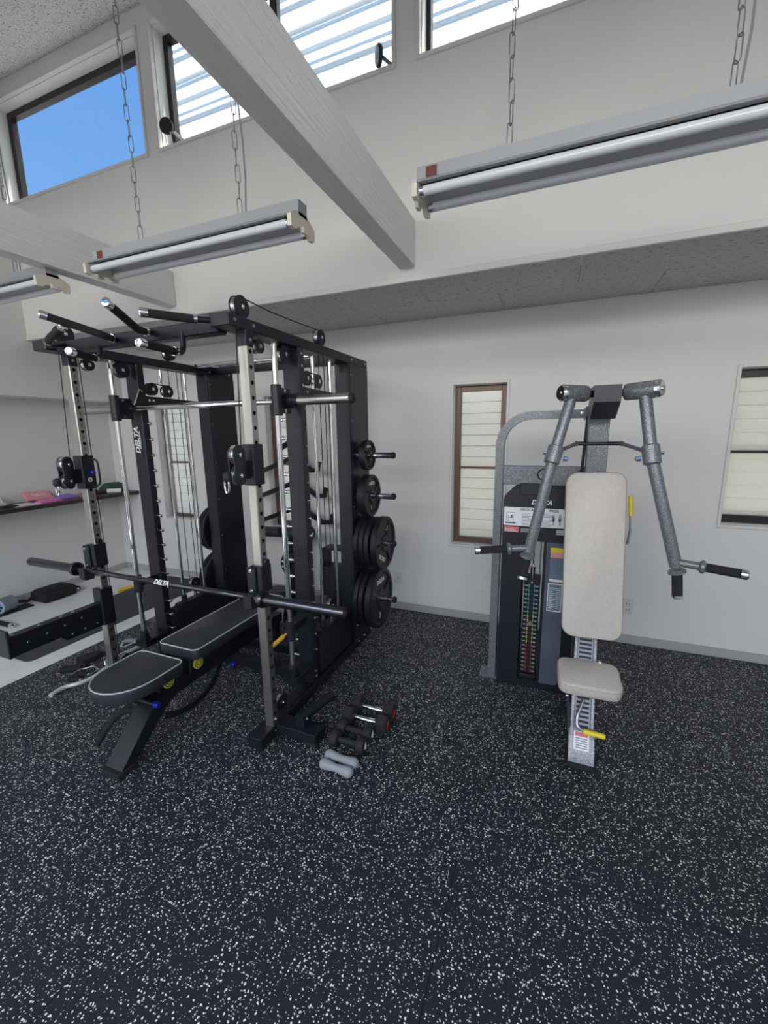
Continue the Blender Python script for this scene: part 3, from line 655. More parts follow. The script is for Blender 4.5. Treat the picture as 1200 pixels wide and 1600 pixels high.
for z, R, ths, hn_ in ((HZ[2], .19, [.036, .036], 'third'), (HZ[3], .22, [.036, .036], 'lowest')):
    x = -2.552
    for k, th in enumerate(ths): x -= .004; plate(x, -1, z, R, th, '', f'black weight plate, {"innermost" if k == 0 else "outermost"} on the {hn_} horn of the left column', 0, False); x -= th

# ================================================================ barbell
BY, BZ = 1.5003, .7885
bb = thing('barbell', 'long black olympic barbell resting on the front hooks of the rack', 'barbell', (-1.9, BY, BZ-.0145))
part('shaft', MB().lathe((-2.56, BY, BZ), (1, 0, 0), [(0, .0140), (.20, .0140), (.202, .0148), (.26, .0148), (.262, .0140), (.46, .0140), (.462, .0148), (.87, .0148), (.872, .0140), (1.06, .0140), (1.062, .0148), (1.12, .0148), (1.122, .0140), (1.315, .0140)], 18), 'dark_chrome', bb)
for sgn, xa, sl_ in ((-1, -2.552, .448), (1, -1.247, .448)):
    s_ = part('sleeve', MB().lathe((xa, BY, BZ), (sgn, 0, 0), [(0, .018), (0, .0385), (.004, .040), (.024, .040), (.028, .0385), (.028, .0255), (sl_-.004, .0255), (sl_, .024), (sl_, .017), (sl_-.006, .017)], 28), 'dark_chrome', bb)
    part('end_plug', MB().cyl((xa+sgn*(sl_-.009), BY, BZ), (xa+sgn*(sl_-.0025), BY, BZ), .0165, 18), 'black_steel' if sgn < 0 else 'rust_tag', s_)
part('lettering', text_mb('DELTA', .034, (-1.868, BY-.0138, BZ+.0066), (1, 0, 0), (0, .45, .9), shear=.3, bold=.03, ext=.0012), 'white_paint', bb)

# ================================================================ adjustable bench
BX = -1.815
bn = thing('adjustable_bench', 'black adjustable bench with grey piping standing between the rack uprights', 'bench', (BX, 1.6, 0))
ST = .425; hw = .157
# pads: the seat is round at its front end
half = [(hw*math.sin(math.radians(a)), -hw*1.05*math.cos(math.radians(a))) for a in range(-90, 91, 15)]
sy0 = 1.072; L1 = .352
seat_poly = [(x, y+hw*1.05-L1/2) for x, y in half]+[(hw, L1/2-.03), (hw-.009, L1/2-.009), (hw-.03, L1/2), (-hw+.03, L1/2), (-hw+.009, L1/2-.009), (-hw, L1/2-.03)]
so = V((BX-.025, sy0+L1/2, ST-.062))
sp_ = part('seat_pad', MB().pad(so, (1, 0, 0), (0, 1, 0), hw, L1/2, .062, 0, .008, poly=seat_poly), 'bench_vinyl', bn)
part('piping', MB().tube([so+V((x*.985, y*.985, .061)) for x, y in seat_poly], .0032, 6, closed=True), 'piping', sp_)
bo = V((BX-.015, 1.50+.40, ST-.052)); tilt = .0
bp_ = part('back_pad', MB().pad(bo, (1, 0, 0), (0, 1, 0), .138, .40, .062, .035, .008), 'bench_vinyl', bn)
part('piping', MB().tube([bo+V((x, y, .061)) for x, y in rrect(.1365, .3985, .034, 5)], .0032, 6, closed=True), 'piping', bp_)
# spine: front leg rises from the floor, bends, runs back
bar = [(1.07, .025), (1.155, .025), (1.335, .272), (1.42, .300), (2.30, .300), (2.30, .235), (1.40, .235), (1.295, .205)]
part('spine', MB().prism([(1.085, .022), (1.150, .022), (1.345, .268), (1.40, .288), (2.34, .288), (2.34, .222), (1.43, .222), (1.375, .200), (1.19, .0225)][:0] or [(1.075, .022), (1.145, .022), (1.365, .205), (1.43, .225), (2.34, .225), (2.34, .290), (1.40, .290), (1.30, .262)], (BX-.055, 0, 0), (0, 1, 0), (0, 0, 1), .11), 'black_steel', bn)
part('foot_pad', MB().box(BX-.060, BX+.060, 1.062, 1.160, 0, .034, .005), 'black_rubber', bn)
part('rear_stabiliser', MB().box(BX-.24, BX+.24, 2.27, 2.34, .012, .07, .005), 'black_steel', bn)
part('rear_post', MB().box(BX-.04, BX+.04, 2.27, 2.33, .065, .235, .004), 'black_steel', bn)
for s in (-1, 1): part('stabiliser_cap', MB().box(BX+s*.235-.01, BX+s*.235+.01, 2.266, 2.344, 0, .074, .004), 'black_rubber', bn)
for nm, yy, zc, hz in (('seat_bracket', 1.368, .325, .040), ('back_bracket', 1.56, .325, .052)):
    b_ = part(nm, MB().box(BX-.062, BX+.062, yy-.052, yy+.052, .286, .372, .006), 'black_steel', bn)
    for s in (1,):
        c = V((BX+.062, yy, .325)); part('pivot_disc', MB().cyl(c, c+V((.010, 0, 0)), .032, 26, .002), 'yellow_mark', b_)
        for r_ in (.025, .014): part('disc_ring', MB().lathe(c+V((.0098, 0, 0)), (1, 0, 0), [(0, r_), (.0008, r_), (.0008, r_-.004), (0, r_-.004)], 26), 'black_matte', b_)
part('seat_support', MB().prism([(1.16, .363), (1.40, .363), (1.42, .345), (1.36, .32), (1.33, .34), (1.16, .352)], (BX-.025, 0, 0), (0, 1, 0), (0, 0, 1), .05), 'black_steel', bn)
part('back_support', MB().box(BX-.035, BX+.02, 1.56, 2.24, .345, .374, .004), 'black_steel', bn)
part('ladder_post', MB().box(BX-.02, BX+.02, 1.94, 2.0, .286, .36, .003), 'black_steel', bn)
part('carry_handle', MB().tube(bez([(BX-.05, 1.265, .20), (BX-.115, 1.235, .205), (BX-.14, 1.18, .16), (BX-.15, 1.115, .03+.06)], 6), .0155, 12), 'foam', bn)
sh = part('seat_pin', MB().cyl((BX-.085, 1.275, .262), (BX+.068, 1.275, .262), .014, 14), 'black_steel', bn)
part('pin_roller', MB().cyl((BX-.10, 1.275, .262), (BX-.045, 1.275, .262), .024, 16, .004), 'black_rubber', sh)
part('pin_knob', MB().lathe((BX+.062, 1.275, .262), (1, 0, 0), [(0, .010), (.010, .010), (.012, .017), (.030, .017), (.036, .013)], 16), 'blue', sh)
rk = part('rear_pin', MB().cyl((BX+.05, 1.78, .200), (BX+.085, 1.78, .200), .008, 12), 'black_steel', bn)
part('pin_knob', MB().lathe((BX+.080, 1.78, .200), (1, 0, 0), [(0, .010), (.008, .010), (.010, .017), (.028, .017), (.034, .013)], 16), 'blue', rk)
path = [V((0, y, z)) for y, z in ((1.715, .240), (1.690, .185), (1.645, .140), (1.580, .115), (1.500, .106), (1.410, .122), (1.330, .160))]
up_e, lo_e = [], []
for i, q in enumerate(path):
    d = (path[min(i+1, 6)]-path[max(i-1, 0)]).normalized(); nr = V((0, -d.z, d.y)); up_e.append(q+nr*.017); lo_e.append(q-nr*.017)
part('angle_arc', MB().prism([(p.y, p.z) for p in up_e+lo_e[::-1]], (BX+.060, 0, 0), (0, 1, 0), (0, 0, 1), .007), 'black_steel', bn)

# ================================================================ dumbbells
def mid(a, b_): return ((a[0]+b_[0])/2, (a[1]+b_[1])/2)
def hex_head(c, s, R=.052, w=.058):
    n = 6; P = lambda r, x: [V((c[0]+s*x, c[1]+r*math.cos(math.radians(60*j+30)), c[2]+r*math.sin(math.radians(60*j+30)))) for j in range(n)]
    rings = [P(R*.86, -w/2), P(R, -w/2+.008), P(R, w/2-.008), P(R*.86, w/2)]
    return MB().loops(rings if s > 0 else rings[::1])
for k, (y, lab) in enumerate(((1.900, 'hex dumbbell with chrome handle and red logo, farthest from the camera in the row'), (1.802, 'hex dumbbell with chrome handle and red logo, beside the black rubber dumbbells'))):
    zc = .0452; xc = -.858; t = thing('hex_dumbbell', lab, 'dumbbell', (xc, y, 0), 'chrome hex dumbbells')
    part('handle', MB().lathe((xc-.075, y, zc), (1, 0, 0), [(0, .014), (.012, .014), (.014, .0115), (.03, .0115), (.045, .0155), (.075, .0165), (.105, .0155), (.12, .0115), (.136, .0115), (.138, .014), (.15, .014)], 20), 'chrome', t)
    for s in (-1, 1):
        h = part('head', hex_head((xc+s*.098, y, zc), s), 'black_rubber', t, ang=25)
        if s > 0:
            part('logo_ring', MB().lathe((xc+.1265, y, zc), (1, 0, 0), [(0, .038), (.0012, .038), (.0012, .034), (0, .034)], 28), 'black_matte', h)
            for q in (-.011, 0, .011): part('logo_stripe', MB().obox((xc+.1276, y+q, zc), (0, .35, 1), (0, 1, -.35), (1, 0, 0), .022-abs(q)*.4, .0035, .0006), 'red', h)
for k, (y, lab) in enumerate(((1.712, 'small black rubber dumbbell with white number, next to the chrome-handled pair'), (1.626, 'small black rubber dumbbell with white number, next to the grey bone dumbbells'))):
    xc = -.875; zc = .0405; t = thing('rubber_dumbbell', lab, 'dumbbell', (xc, y, 0), 'black rubber dumbbells')
    part('handle', MB().cyl((xc-.06, y, zc), (xc+.06, y, zc), .0155, 18), 'black_rubber', t)
    for s in (-1, 1):
        h = part('head', MB().lathe((xc+s*.048, y, zc), (s, 0, 0), [(0, .022), (.004, .034), (.014, .0405), (.036, .0405), (.046, .034), (.048, .020)], 28), 'black_rubber', t)
        if s > 0: part('number', text_mb('4', .052, (xc+.0966, y, zc), (0, 1, 0), (0, 0, 1), bold=.03, ext=.0005), 'white_paint', h)
for k, (a, b_, lab) in enumerate((((-.927, 1.534), (-.794, 1.527), 'grey bone-shaped dumbbell lying behind its twin at the end of the row'), ((-.924, 1.476), (-.794, 1.470), 'grey bone-shaped dumbbell nearest the camera at the end of the row'))):
    zc = .0252; A = V((a[0]-.022, a[1], zc)); B_ = V((b_[0]+.022, b_[1], zc)); L = (B_-A).length
    solo('bone_dumbbell', MB().lathe(A, B_-A, [(0, .006), (.003, .014), (.008, .020), (.018, .0245), (.028, .0252), (.05, .0215), (L/2, .0170), (L-.05, .0215), (L-.028, .0252), (L-.018, .0245), (L-.008, .020), (L-.003, .014), (L, .006)], 24), 'bone_grey', lab, 'dumbbell', 'grey bone dumbbells', ang=60)

# ================================================================ vertical press machine
pm = thing('press_machine', 'silver-grey seated press machine with beige pads and a black weight stack tower', 'exercise machine', (.1, 2.3, 0))
TY = 2.48; H = 'hammertone'
# tower shroud with tall opening
x0, x1, zt = -.262, .150, 1.232; ox0, ox1, oz0, oz1 = -.142, -.030, .050, .925
def arch(xa, xb, za, zb, r, n=8): return [(xa, za), (xb, za)]+[(xb-r+r*math.cos(math.radians(a)), zb-r*.8+r*.8*math.sin(math.radians(a))) for a in [90*i/n for i in range(n+1)]]+[(xa+r-r*math.sin(math.radians(a)), zb-r*.8+r*.8*math.cos(math.radians(a))) for a in [90*i/n for i in range(n+1)]]
sh_ = part('tower_shroud', MB().prism(arch(x0, x1, oz1, zt, .10), (0, TY+.02, 0), (1, 0, 0), (0, 0, 1), .02).box(x0, ox0, TY, TY+.02, 0, oz1).box(ox1, x1, TY, TY+.02, 0, oz1).box(ox0, ox1, TY, TY+.02, 0, oz0)
           .box(x0, x0+.008, TY+.02, 2.66, .0, 1.12).box(x1-.008, x1, TY+.02, 2.66, 0, 1.12), 'black_steel', pm)
part('hood', MB().prism(arch(x0+.02, x1-.02, 1.10, zt+.012, .09), (0, TY+.12, 0), (1, 0, 0), (0, 0, 1), .11), 'black_matte', pm)
part('top_tab', MB().box(-.175, -.045, TY-.004, TY+.03, 1.192, 1.256, .003), 'black_steel', pm)
part('tower_title', text_mb('DELTA', .036, (-.055, TY-.0012, 1.150), (1, 0, 0), (0, 0, 1), shear=.25, bold=.03), 'white_paint', sh_)
pl = part('instruction_card', MB().box(-.256, .140, TY-.0025, TY-.0002, 1.010, 1.118), 'sticker_white', sh_)
part('card_title', text_mb('VERTICAL', .019, (-.170, TY-.003, 1.106), (1, 0, 0), (0, 0, 1), bold=.03, ext=.0002, align='LEFT'), 'print_grey', sh_)
part('card_title', text_mb('PRESS', .019, (-.012, TY-.003, 1.106), (1, 0, 0), (0, 0, 1), bold=.03, ext=.0002, align='LEFT'), 'print_grey', sh_)
dg = MB()
for i in range(9): dg.box(-.155, -.155+.042+.012*((i*7) % 3), TY-.003, TY-.0026, 1.086-.0085*i-.0012, 1.086-.0085*i+.0012); dg.box(-.050, -.050+.040+.010*((i*5) % 3), TY-.003, TY-.0026, 1.086-.0085*i-.0012, 1.086-.0085*i+.0012)
for a_, b_, c_, d_ in ((-.242, -.195, 1.086, 1.088), (-.242, -.240, 1.035, 1.086), (-.232, -.230, 1.035, 1.07), (-.205, -.203, 1.035, 1.075), (-.23, -.205, 1.055, 1.058), (-.218, -.208, 1.058, 1.072), (-.25, -.19, 1.022, 1.030)): dg.box(a_, b_, TY-.003, TY-.0026, c_, d_)
part('card_print', dg, 'print_grey', sh_, stuff=True)
fg = MB(); fr_ = MB()
for i, xx in enumerate((.012, .045, .078)):
    fg.box(xx-.003, xx+.003, TY-.003, TY-.0026, 1.025, 1.062).box(xx-.008, xx+.008, TY-.003, TY-.0026, 1.048, 1.074).cyl((xx, TY-.003, 1.082), (xx, TY-.0026, 1.082), .005, 8)
    if i != 1: fr_.box(xx-.008, xx+.004, TY-.0034, TY-.003, 1.064, 1.076)
part('figure_print', fg, 'bone_grey', sh_, stuff=True); part('figure_mark', fr_, 'red', sh_, stuff=True)
part('warning_label', MB().box(-.252, -.170, TY-.002, TY-.0002, .972, 1.004), 'sticker_red', sh_)
wl = MB()
for i in range(3): wl.box(-.25, -.175-.01*i, TY-.0025, TY-.002, .974+.007*i, .977+.007*i); wl.box(-.16, -.11, TY-.001, TY-.0002, .975+.008*i, .978+.008*i); wl.box(.03, .10-.01*i, TY-.001, TY-.0002, .973+.01*i, .979+.01*i)
part('warning_print', wl, 'off_white', sh_, stuff=True)
# grey-blue side cover with stickers
cvp = [(0, 0)]+[(.075+.03*math.sin(math.radians(a)), .03-.03*math.cos(math.radians(a))+0) for a in (0, 30, 60, 90)]+[(.105, .87), (0, .87)]
sc_ = part('side_cover', MB().prism([(-.014+a, .055+b_) for a, b_ in cvp], (0, TY-.001, 0), (1, 0, 0), (0, 0, 1), .014), 'grey_plastic', pm)
yy = TY-.0155
for a_, b_, c_, d_, m_ in ((.008, .082, .872, .900, 'yellow'), (.008, .082, .842, .872, 'pink'), (.008, .082, .715, .842, 'sticker_blue'), (.008, .082, .700, .715, 'sticker_white'), (.004, .080, .520, .690, 'sticker_white')):
    part('sticker', MB().box(a_, b_, yy-.0008, yy+.0004, c_, d_), m_, sc_)
part('sticker', MB().box(.008, .076, yy-.0016, yy-.0008, .526, .684), 'sticker_blue', sc_)
sl = MB()
for i in range(12): sl.box(.012, .03+.01*(i % 3), yy-.0022, yy-.0016, .54+.011*i, .543+.011*i); sl.box(.048, .07, yy-.0022, yy-.0016, .54+.011*i, .543+.011*i)
part('sticker_print', sl, 'sticker_white', sc_, stuff=True)
# weight stack in the opening
WS = MB().box(-.128, -.040, TY+.045, TY+.15, 0, .0262, .002).mesh('weight_slab'); WS.materials.append(MT['black_matte'])
zb = .075; n = 21
lab_ = MB(); cols = {'cyan': MB(), 'lemon': MB(), 'red': MB()}
wst = part('stack_base', MB().box(-.135, -.035, TY+.03, TY+.17, .0, .07, .003), 'black_matte', pm)
for k in range(n):
    z = zb+.0275*k; o = inst('weight_slab', WS, None, pm, (0, 0, 0)); o.location = V((0, 0, z))-ROOT[pm]
    kk = n-1-k
    lab_.box(-.124, -.108, TY+.0440, TY+.0448, z+.010, z+.017).box(-.062, -.047, TY+.0440, TY+.0448, z+.010, z+.017)
    cm = cols['cyan' if kk < 7 else 'lemon' if kk < 14 else 'red']
    cm.box(-.1015, -.0975, TY+.0440, TY+.0448, z+.003, z+.024).box(-.0705, -.0665, TY+.0440, TY+.0448, z+.003, z+.024)
part('weight_labels', lab_, 'bone_grey', pm, stuff=True)
for k_, v_ in cols.items(): part('colour_band', v_, k_, pm, stuff=True)
zs_ = zb+.0275*n
part('stack_cap', MB().box(-.130, -.038, TY+.045, TY+.15, zs_, zs_+.03, .003), 'black_matte', pm)
part('stack_coupling', MB().lathe((-.084, TY+.09, zs_+.03), (0, 0, 1), [(0, .010), (.02, .010), (.022, .014), (.065, .014), (.068, .007), (.08, .006)], 14), 'chrome', pm)
part('stack_cable', MB().cyl((-.084, TY+.09, zs_+.10), (-.084, TY+.09, 1.24), .0035, 8), 'black_rubber', pm)
for xx in (-.122, -.046): part('stack_guide', MB().cyl((xx, TY+.10, zs_+.03), (xx, TY+.10, 1.2), .0035, 12), 'chrome', pm)
kn = part('selector_pin', MB().lathe((-.084, TY+.046, zb+.0275*12.5), (0, -1, 0), [(0, .006), (.03, .006), (.03, .014), (.045, .015), (.05, .012)], 18), 'zinc', pm)
part('selector_pin', MB().lathe((-.084, TY+.046, zs_+.012), (0, -1, 0), [(0, .006), (.012, .009), (.016, .007)], 14), 'chrome', pm)
# side arch tube
def arc_pts(cx, cz, r, a0, a1, n=8): return [(cx+r*math.cos(math.radians(a0+(a1-a0)*i/n)), cz+r*math.sin(math.radians(a0+(a1-a0)*i/n))) for i in range(n+1)]
R1 = .19; xo, zo = -.320, 1.655; w = .044
outl = [(xo, .012)]+arc_pts(xo+R1, zo-R1, R1, 180, 90)+[(.150, zo)]
innl = [(.150, zo-w)]+arc_pts(xo+R1, zo-R1, R1-w, 90, 180)+[(xo+w, .012)]
part('arch_frame', MB().prism(outl+innl, (0, 2.575, 0), (1, 0, 0), (0, 0, 1), .07), H, pm)
part('floor_plate', MB().box(-.375, -.262, 2.50, 2.62, 0, .012, .004), H, pm)
part('plate_bolt', MB().lathe((-.350, 2.56, .012), (0, 0, 1), [(0, .009), (.006, .009), (.010, .005)], 8), 'chrome', pm)
cb = part('cross_plate', MB().box(-.278, .165, 2.515, 2.56, 1.243, 1.352, .004), H, pm)
part('cable_hole', MB().lathe((-.055, 2.5155, 1.305), (0, -1, 0), [(0, .034), (.006, .034), (.006, .026), (0, .026)], 24), 'black_rubber', cb)
inst('bolt', BOLT, None, cb, (.13, 2.515, 1.335), (0, 0, -math.pi/2))
for xx in (-.16, .02): part('rear_leg', MB().box(xx-.02, xx+.02, 2.62, 2.66, 0, 1.25, .003), 'black_steel', pm)
# main post, slotted rail, floor beam, foot
def slab(p, q, wv, hw_, ht, b=.003):
    p, q = V(p), V(q); d = (q-p); return MB().obox((p+q)/2, V(wv), d.cross(V(wv)), d, hw_, ht, d.length/2, b)
CXP = .192
part('main_post', slab((CXP+.005, 2.385, .50), (CXP-.004, 2.345, 1.625), (1, 0, 0), .046, .045), H, pm)
part('floor_beam', MB().box(CXP-.05, CXP+.05, 1.955, 2.66, .012, .062, .004), H, pm)
part('base_tie', MB().box(-.262, .25, 2.60, 2.65, .0, .05, .004), H, pm)
A_, B_ = V((CXP, 1.985, .085)), V((CXP+.008, 2.315, .66)); rd = (B_-A_).normalized(); rn = V((1, 0, 0)).cross(rd)
if rn.y > 0: rn = -rn
rl = part('slotted_rail', slab(A_, B_, (1, 0, 0), .050, .022), 'rail_grey', pm)
for s in (-1, 1): part('rail_cheek', MB().obox((A_+B_)/2+V((s*.043, 0, 0))+rn*.024, (1, 0, 0), rn, rd, .008, .008, (B_-A_).length/2-.02, .002), H, rl)
for k in range(26):
    q = A_.lerp(B_, .10+.8*k/25)+rn*.0225
    part('rail_tooth', MB().obox(q, (1, 0, 0), rn, rd, .028, .0015, .0055, .0008), 'black_matte', rl)
part('rail_support', slab((CXP, 2.36, .03), (CXP, 2.37, .56), (1, 0, 0), .04, .04), 'black_steel', pm)
part('foot_rubber', MB().pad((CXP, 1.965, .0), (1, 0, 0), (0, 1, 0), .066, .07, .024, .03, .004), 'black_rubber', pm)
fp = part('foot_cover', MB().prism([(1.905, .022), (2.03, .022), (2.03, .12), (1.988, .142), (1.928, .066)], (CXP-.055, 0, 0), (0, 1, 0), (0, 0, 1), .110), H, pm)
u_ = (V((0, 1.988, .142))-V((0, 1.928, .066))).normalized(); c_ = V((CXP, 1.958, .104)); nn = V((1, 0, 0)).cross(u_)
part('foot_sticker', MB().obox(c_+nn*.001, (1, 0, 0), u_, nn, .033, .040, .0006), 'sticker_white', fp)
part('foot_sticker', MB().obox(c_+u_*.028+nn*.0022, (1, 0, 0), u_, nn, .028, .009, .0006), 'sticker_red', fp)
fpt = MB()
for i in range(5): fpt.obox(c_+u_*(.010-.010*i)+nn*.0022, (1, 0, 0), u_, nn, .026-.002*(i % 2), .0016, .0004)
part('sticker_print', fpt, 'print_grey', fp, stuff=True)
# seat with lever
seat_c = V((.203, 2.01, .374))
se = part('seat_pad', MB().pad(seat_c, (1, .03, 0), (-.03, 1, .10), .132, .105, .062, .045, .012), 'beige_vinyl', pm)
part('seat_seam', MB().tube([seat_c+V((1, .03, 0))*a+V((-.03, 1, .10))*b_+V((0, -.1, 1))*.047 for a, b_ in rrect(.1325, .1055, .045, 5)], .0018, 6, closed=True), 'beige_side', se)
part('seat_base', MB().obox(seat_c+V((0, .02, -.012)), (1, 0, 0), (0, 1, .1), (0, -.1, 1), .08, .085, .012, .003), 'black_steel', pm)
part('seat_carriage', MB().obox(V((CXP+.003, 2.12, .32)), (1, 0, 0), rn, rd, .062, .03, .07, .004), 'black_steel', pm)
l0 = onY(912, 1092, 2.02); l1 = onY(902, 1118, 1.965); l2 = onY(901, 1135, 1.945); l3 = onY(912, 1143, 1.935); l4 = onY(946, 1152, 1.92)
lv = part('seat_lever', MB().tube(bez([l0, l1, l2, l3, l3.lerp(l4, .6)], 5), .0075, 10), 'zinc', pm)
part('lever_grip', MB().tube([l3, l3.lerp(l4, .9), l4], [.0125, .0125, .009], 14), 'yellow', lv)
for px, py in ((884, 1030), (937, 1035), (886, 1086)): part('roller_bolt', MB().cyl(onY(px, py, 2.10)-V((.006, 0, 0)), onY(px, py, 2.10)+V((.006, 0, 0)), .008, 10), 'chrome', pm)
# back pad
pu = V((1, .0, 0)); pv = (V((.188, 2.235, 1.35))-V((.212, 2.105, .555))); ph_ = pv.length/2; pv.normalize(); pu = (pu-pv*pu.dot(pv)).normalized(); pn = pu.cross(pv)
pc = V((.199, 2.17, .953))-pn*.075
bpd = part('back_pad', MB().pad(pc, pu, pv, .1325, ph_, .075, .055, .014), 'beige_vinyl', pm)
part('pad_back', MB().obox(pc-pn*.008, pu, pv, pn, .10, ph_-.06, .008, .003), 'black_matte', pm)
part('pad_bracket', slab(pc+pv*.15-pn*.01, V((CXP, 2.37, 1.12)), (1, 0, 0), .03, .03), 'black_steel', pm)
part('pad_bracket', slab(pc-pv*.25-pn*.01, V((CXP, 2.375, .72)), (1, 0, 0), .03, .03), 'black_steel', pm)
part('start_lever', MB().tube([onY(986, 780, 2.28), onY(985, 828, 2.27), onY(980, 850, 2.27)], .006, 8), 'zinc', pm)
part('lever_grip', MB().tube([onY(985.5, 775, 2.275), onY(985.5, 806, 2.275)], .010, 12), 'yellow', pm)
# head and pivots
hd = part('head_cover', MB().prism([(2.06, 1.665), (2.06, 1.735), (2.38, 1.745), (2.38, 1.60), (2.20, 1.598)], (CXP-.052, 0, 0), (0, 1, 0), (0, 0, 1), .104), 'black_steel', pm)
for s, a_, b_ in ((-1, (926, 616), (879, 617)), (1, (979, 616), (1037, 607))):
    p0 = V((CXP+s*.076, 2.155, 1.708)); p1 = V((CXP+s*(.196 if s > 0 else .182), 2.085, 1.712)); d = (p1-p0).normalized()
    pv_ = part('pivot_housing', MB().lathe(p0, d, [(0, .026), (.003, .034), (.012, .036), (.014, .033), (.016, .036), ((p1-p0).length-.014, .036)], 26), H, pm)
    part('pivot_cap', MB().lathe(p1-d*.014, d, [(0, .0368), (.012, .0368), (.020, .030), (.020, .008), (.024, .007)], 24), 'chrome', pv_)
    part('pivot_shaft', MB().cyl(p0-d*.04, p0+d*.004, .016, 16), 'black_steel', pv_)
    top = p0.lerp(p1, .60 if s < 0 else .55); top = p0+d*((p1-p0).length*.56); col = onY(865, 712, 2.05) if s < 0 else onY(1018, 712, 2.05); low = onY(826, 862, 2.05) if s < 0 else onY(1056, 885, 2.05)
    am = part('press_arm', MB().tube([top, col, low], [.0245, .0245, .0245], 18), H, pm)
    d1 = (col-top).normalized(); part('arm_collar', MB().lathe(col-d1*.045, d1, [(0, .030), (.004, .034), (.078, .034), (.082, .028)], 22), H, am)
    dl = (low-col).normalized(); e0 = low+dl*.025
    part('arm_flange', MB().lathe(e0-dl*.012, dl, [(0, .026), (.006, .034), (.016, .034), (.020, .024)], 22), H, am)
    gd = (dl+V((0, -.35, -.1))).normalized() if s < 0 else (dl+V((-.18*s, -.05, 0))).normalized()
    g1 = part('lower_grip', MB().cyl(e0, e0+gd*.105, .020, 18), 'foam', am)
    part('grip_cap', MB().lathe(e0+gd*.100, gd, [(0, .0225), (.012, .0225), (.016, .016)], 18), 'chrome', am)
    out = onY(742, 860, 1.99) if s < 0 else onY(1170, 899, 1.99)
    hb = low+dl*-.02; od = (out-hb).normalized(); Lh = (out-hb).length
    part('side_handle', MB().tube([hb, hb+od*.09], .0165, 16), H, am)
    part('handle_flange', MB().lathe(hb+od*.082, od, [(0, .018), (.008, .028), (.018, .028), (.024, .020)], 20), H, am)
    part('side_grip', MB().cyl(hb+od*.104, hb+od*(Lh-.02), .0185, 18), 'foam', am)
    part('grip_cap', MB().lathe(hb+od*(Lh-.024), od, [(0, .0205), (.020, .0205), (.025, .016)], 18), 'chrome', am)
    # link rod to the cross shaft behind the post
    jn = V((CXP+s*.098, 2.31, 1.482)); part('link_rod', MB().tube([col+d1*.0+V((0, .02, .01)), jn], .009, 10), H, am)
    part('joint_bolt', MB().cyl(jn-V((0, .018, 0)), jn+V((0, .018, 0)), .012, 12), 'black_steel', am)
    bx = col+V((-s*.040, -.012, -.012)); part('collar_bolt', MB().lathe(bx, (-s, 0, -.1), [(0, .011), (.016, .011), (.022, .006)], 10), 'chrome', am)
    bx = col+V((s*.028, 0, .012)); part('collar_bolt', MB().lathe(bx, (s, 0, .1), [(0, .008), (.014, .008), (.018, .005)], 10), 'chrome', am)
part('cross_shaft', MB().cyl((CXP-.105, 2.31, 1.482), (CXP+.105, 2.31, 1.482), .0095, 12), 'black_steel', pm)
part('post_strap', slab((CXP-.062, 2.42, 1.235), (CXP-.050, 2.40, 1.62), (1, 0, 0), .007, .012), 'black_steel', pm)
inst('bolt', BOLT, None, pm, (.118, 2.50, 1.638), (0, 0, -math.pi/2))
part('arch_joint', MB().box(.132, .150, 2.40, 2.58, 1.600, 1.665, .003), H, pm)

# ================================================================ machine and hook tree behind the rack
lg = thing('leg_machine', 'black seated leg machine with padded rollers seen through the rack', 'exercise machine', (-1.95, 2.95, 0))
part('base_beam', MB().box(-2.30, -1.46, 2.90, 2.96, .012, .065, .004), 'black_steel', lg)
for xx in (-2.27, -1.49): part('rubber_foot', MB().box(xx-.03, xx+.03, 2.88, 2.98, 0, .014, .003), 'black_rubber', lg)
part('post', MB().box(-2.12, -2.05, 2.97, 3.03, .06, .78, .004), 'black_steel', lg)
part('roller_axle', MB().cyl((-2.42, 2.95, .70), (-1.855, 2.95, .722), .012, 12), 'chrome', lg)
part('roller_pad', MB().lathe((-2.41, 2.95, .70), (1, 0, .04), [(0, .03), (.006, .046), (.235, .046), (.241, .03)], 22), 'bench_vinyl', lg)
part('roller_pad', MB().lathe((-2.14, 2.95, .711), (1, 0, .04), [(0, .03), (.006, .046), (.245, .046), (.251, .03)], 22), 'bench_vinyl', lg)
part('roller_end', MB().cyl((-1.885, 2.95, .721), (-1.865, 2.95, .722), .062, 26, .003), 'black_steel', lg)
part('roller_arm', MB().tube([(-2.085, 2.95, .70), (-2.10, 2.99, .60), (-2.085, 3.0, .45)], .02, 10), 'black_steel', lg)
ds = part('angle_disc', MB().prism([(.0+.13*math.cos(math.radians(a)), .13*math.sin(math.radians(a))) for a in range(100, 261, 10)]+[(0, -.05), (0, .05)], (-2.05, 2.94, .43), (1, 0, 0), (0, 0, 1), .01), 'black_steel', lg)
for k in range(6):
    a = math.radians(120+24*k); c = V((-2.05+.112*math.cos(a), 2.929, .43+.112*math.sin(a))); part('disc_hole', MB().cyl(c, c-V((0, .001, 0)), .009, 10), 'white_paint', ds)
part('seat_pad', MB().lathe((-2.19, 2.86, .17), (0, 0, 1), [(0, .09), (.005, .10), (.04, .10), (.05, .09)], 28), 'bench_vinyl', lg)
part('seat_post', MB().box(-2.22, -2.16, 2.84, 2.93, .06, .172, .003), 'black_steel', lg)
part('foot_plate', MB().obox((-2.075, 2.72, .075), (1, 0, 0), (0, .25, 1), (0, -1, .25), .05, .075, .006, .003), 'stainless', lg)
for k in range(5): part('tread_rib', MB().obox((-2.075, 2.716+.0075*(k-2)*.97, .075+.03*(k-2)), (1, 0, 0), (0, .25, 1), (0, -1, .25), .045, .003, .009, .001), 'zinc', lg)
part('foot_arm', MB().box(-2.10, -2.05, 2.73, 2.91, .02, .06, .003), 'black_steel', lg)
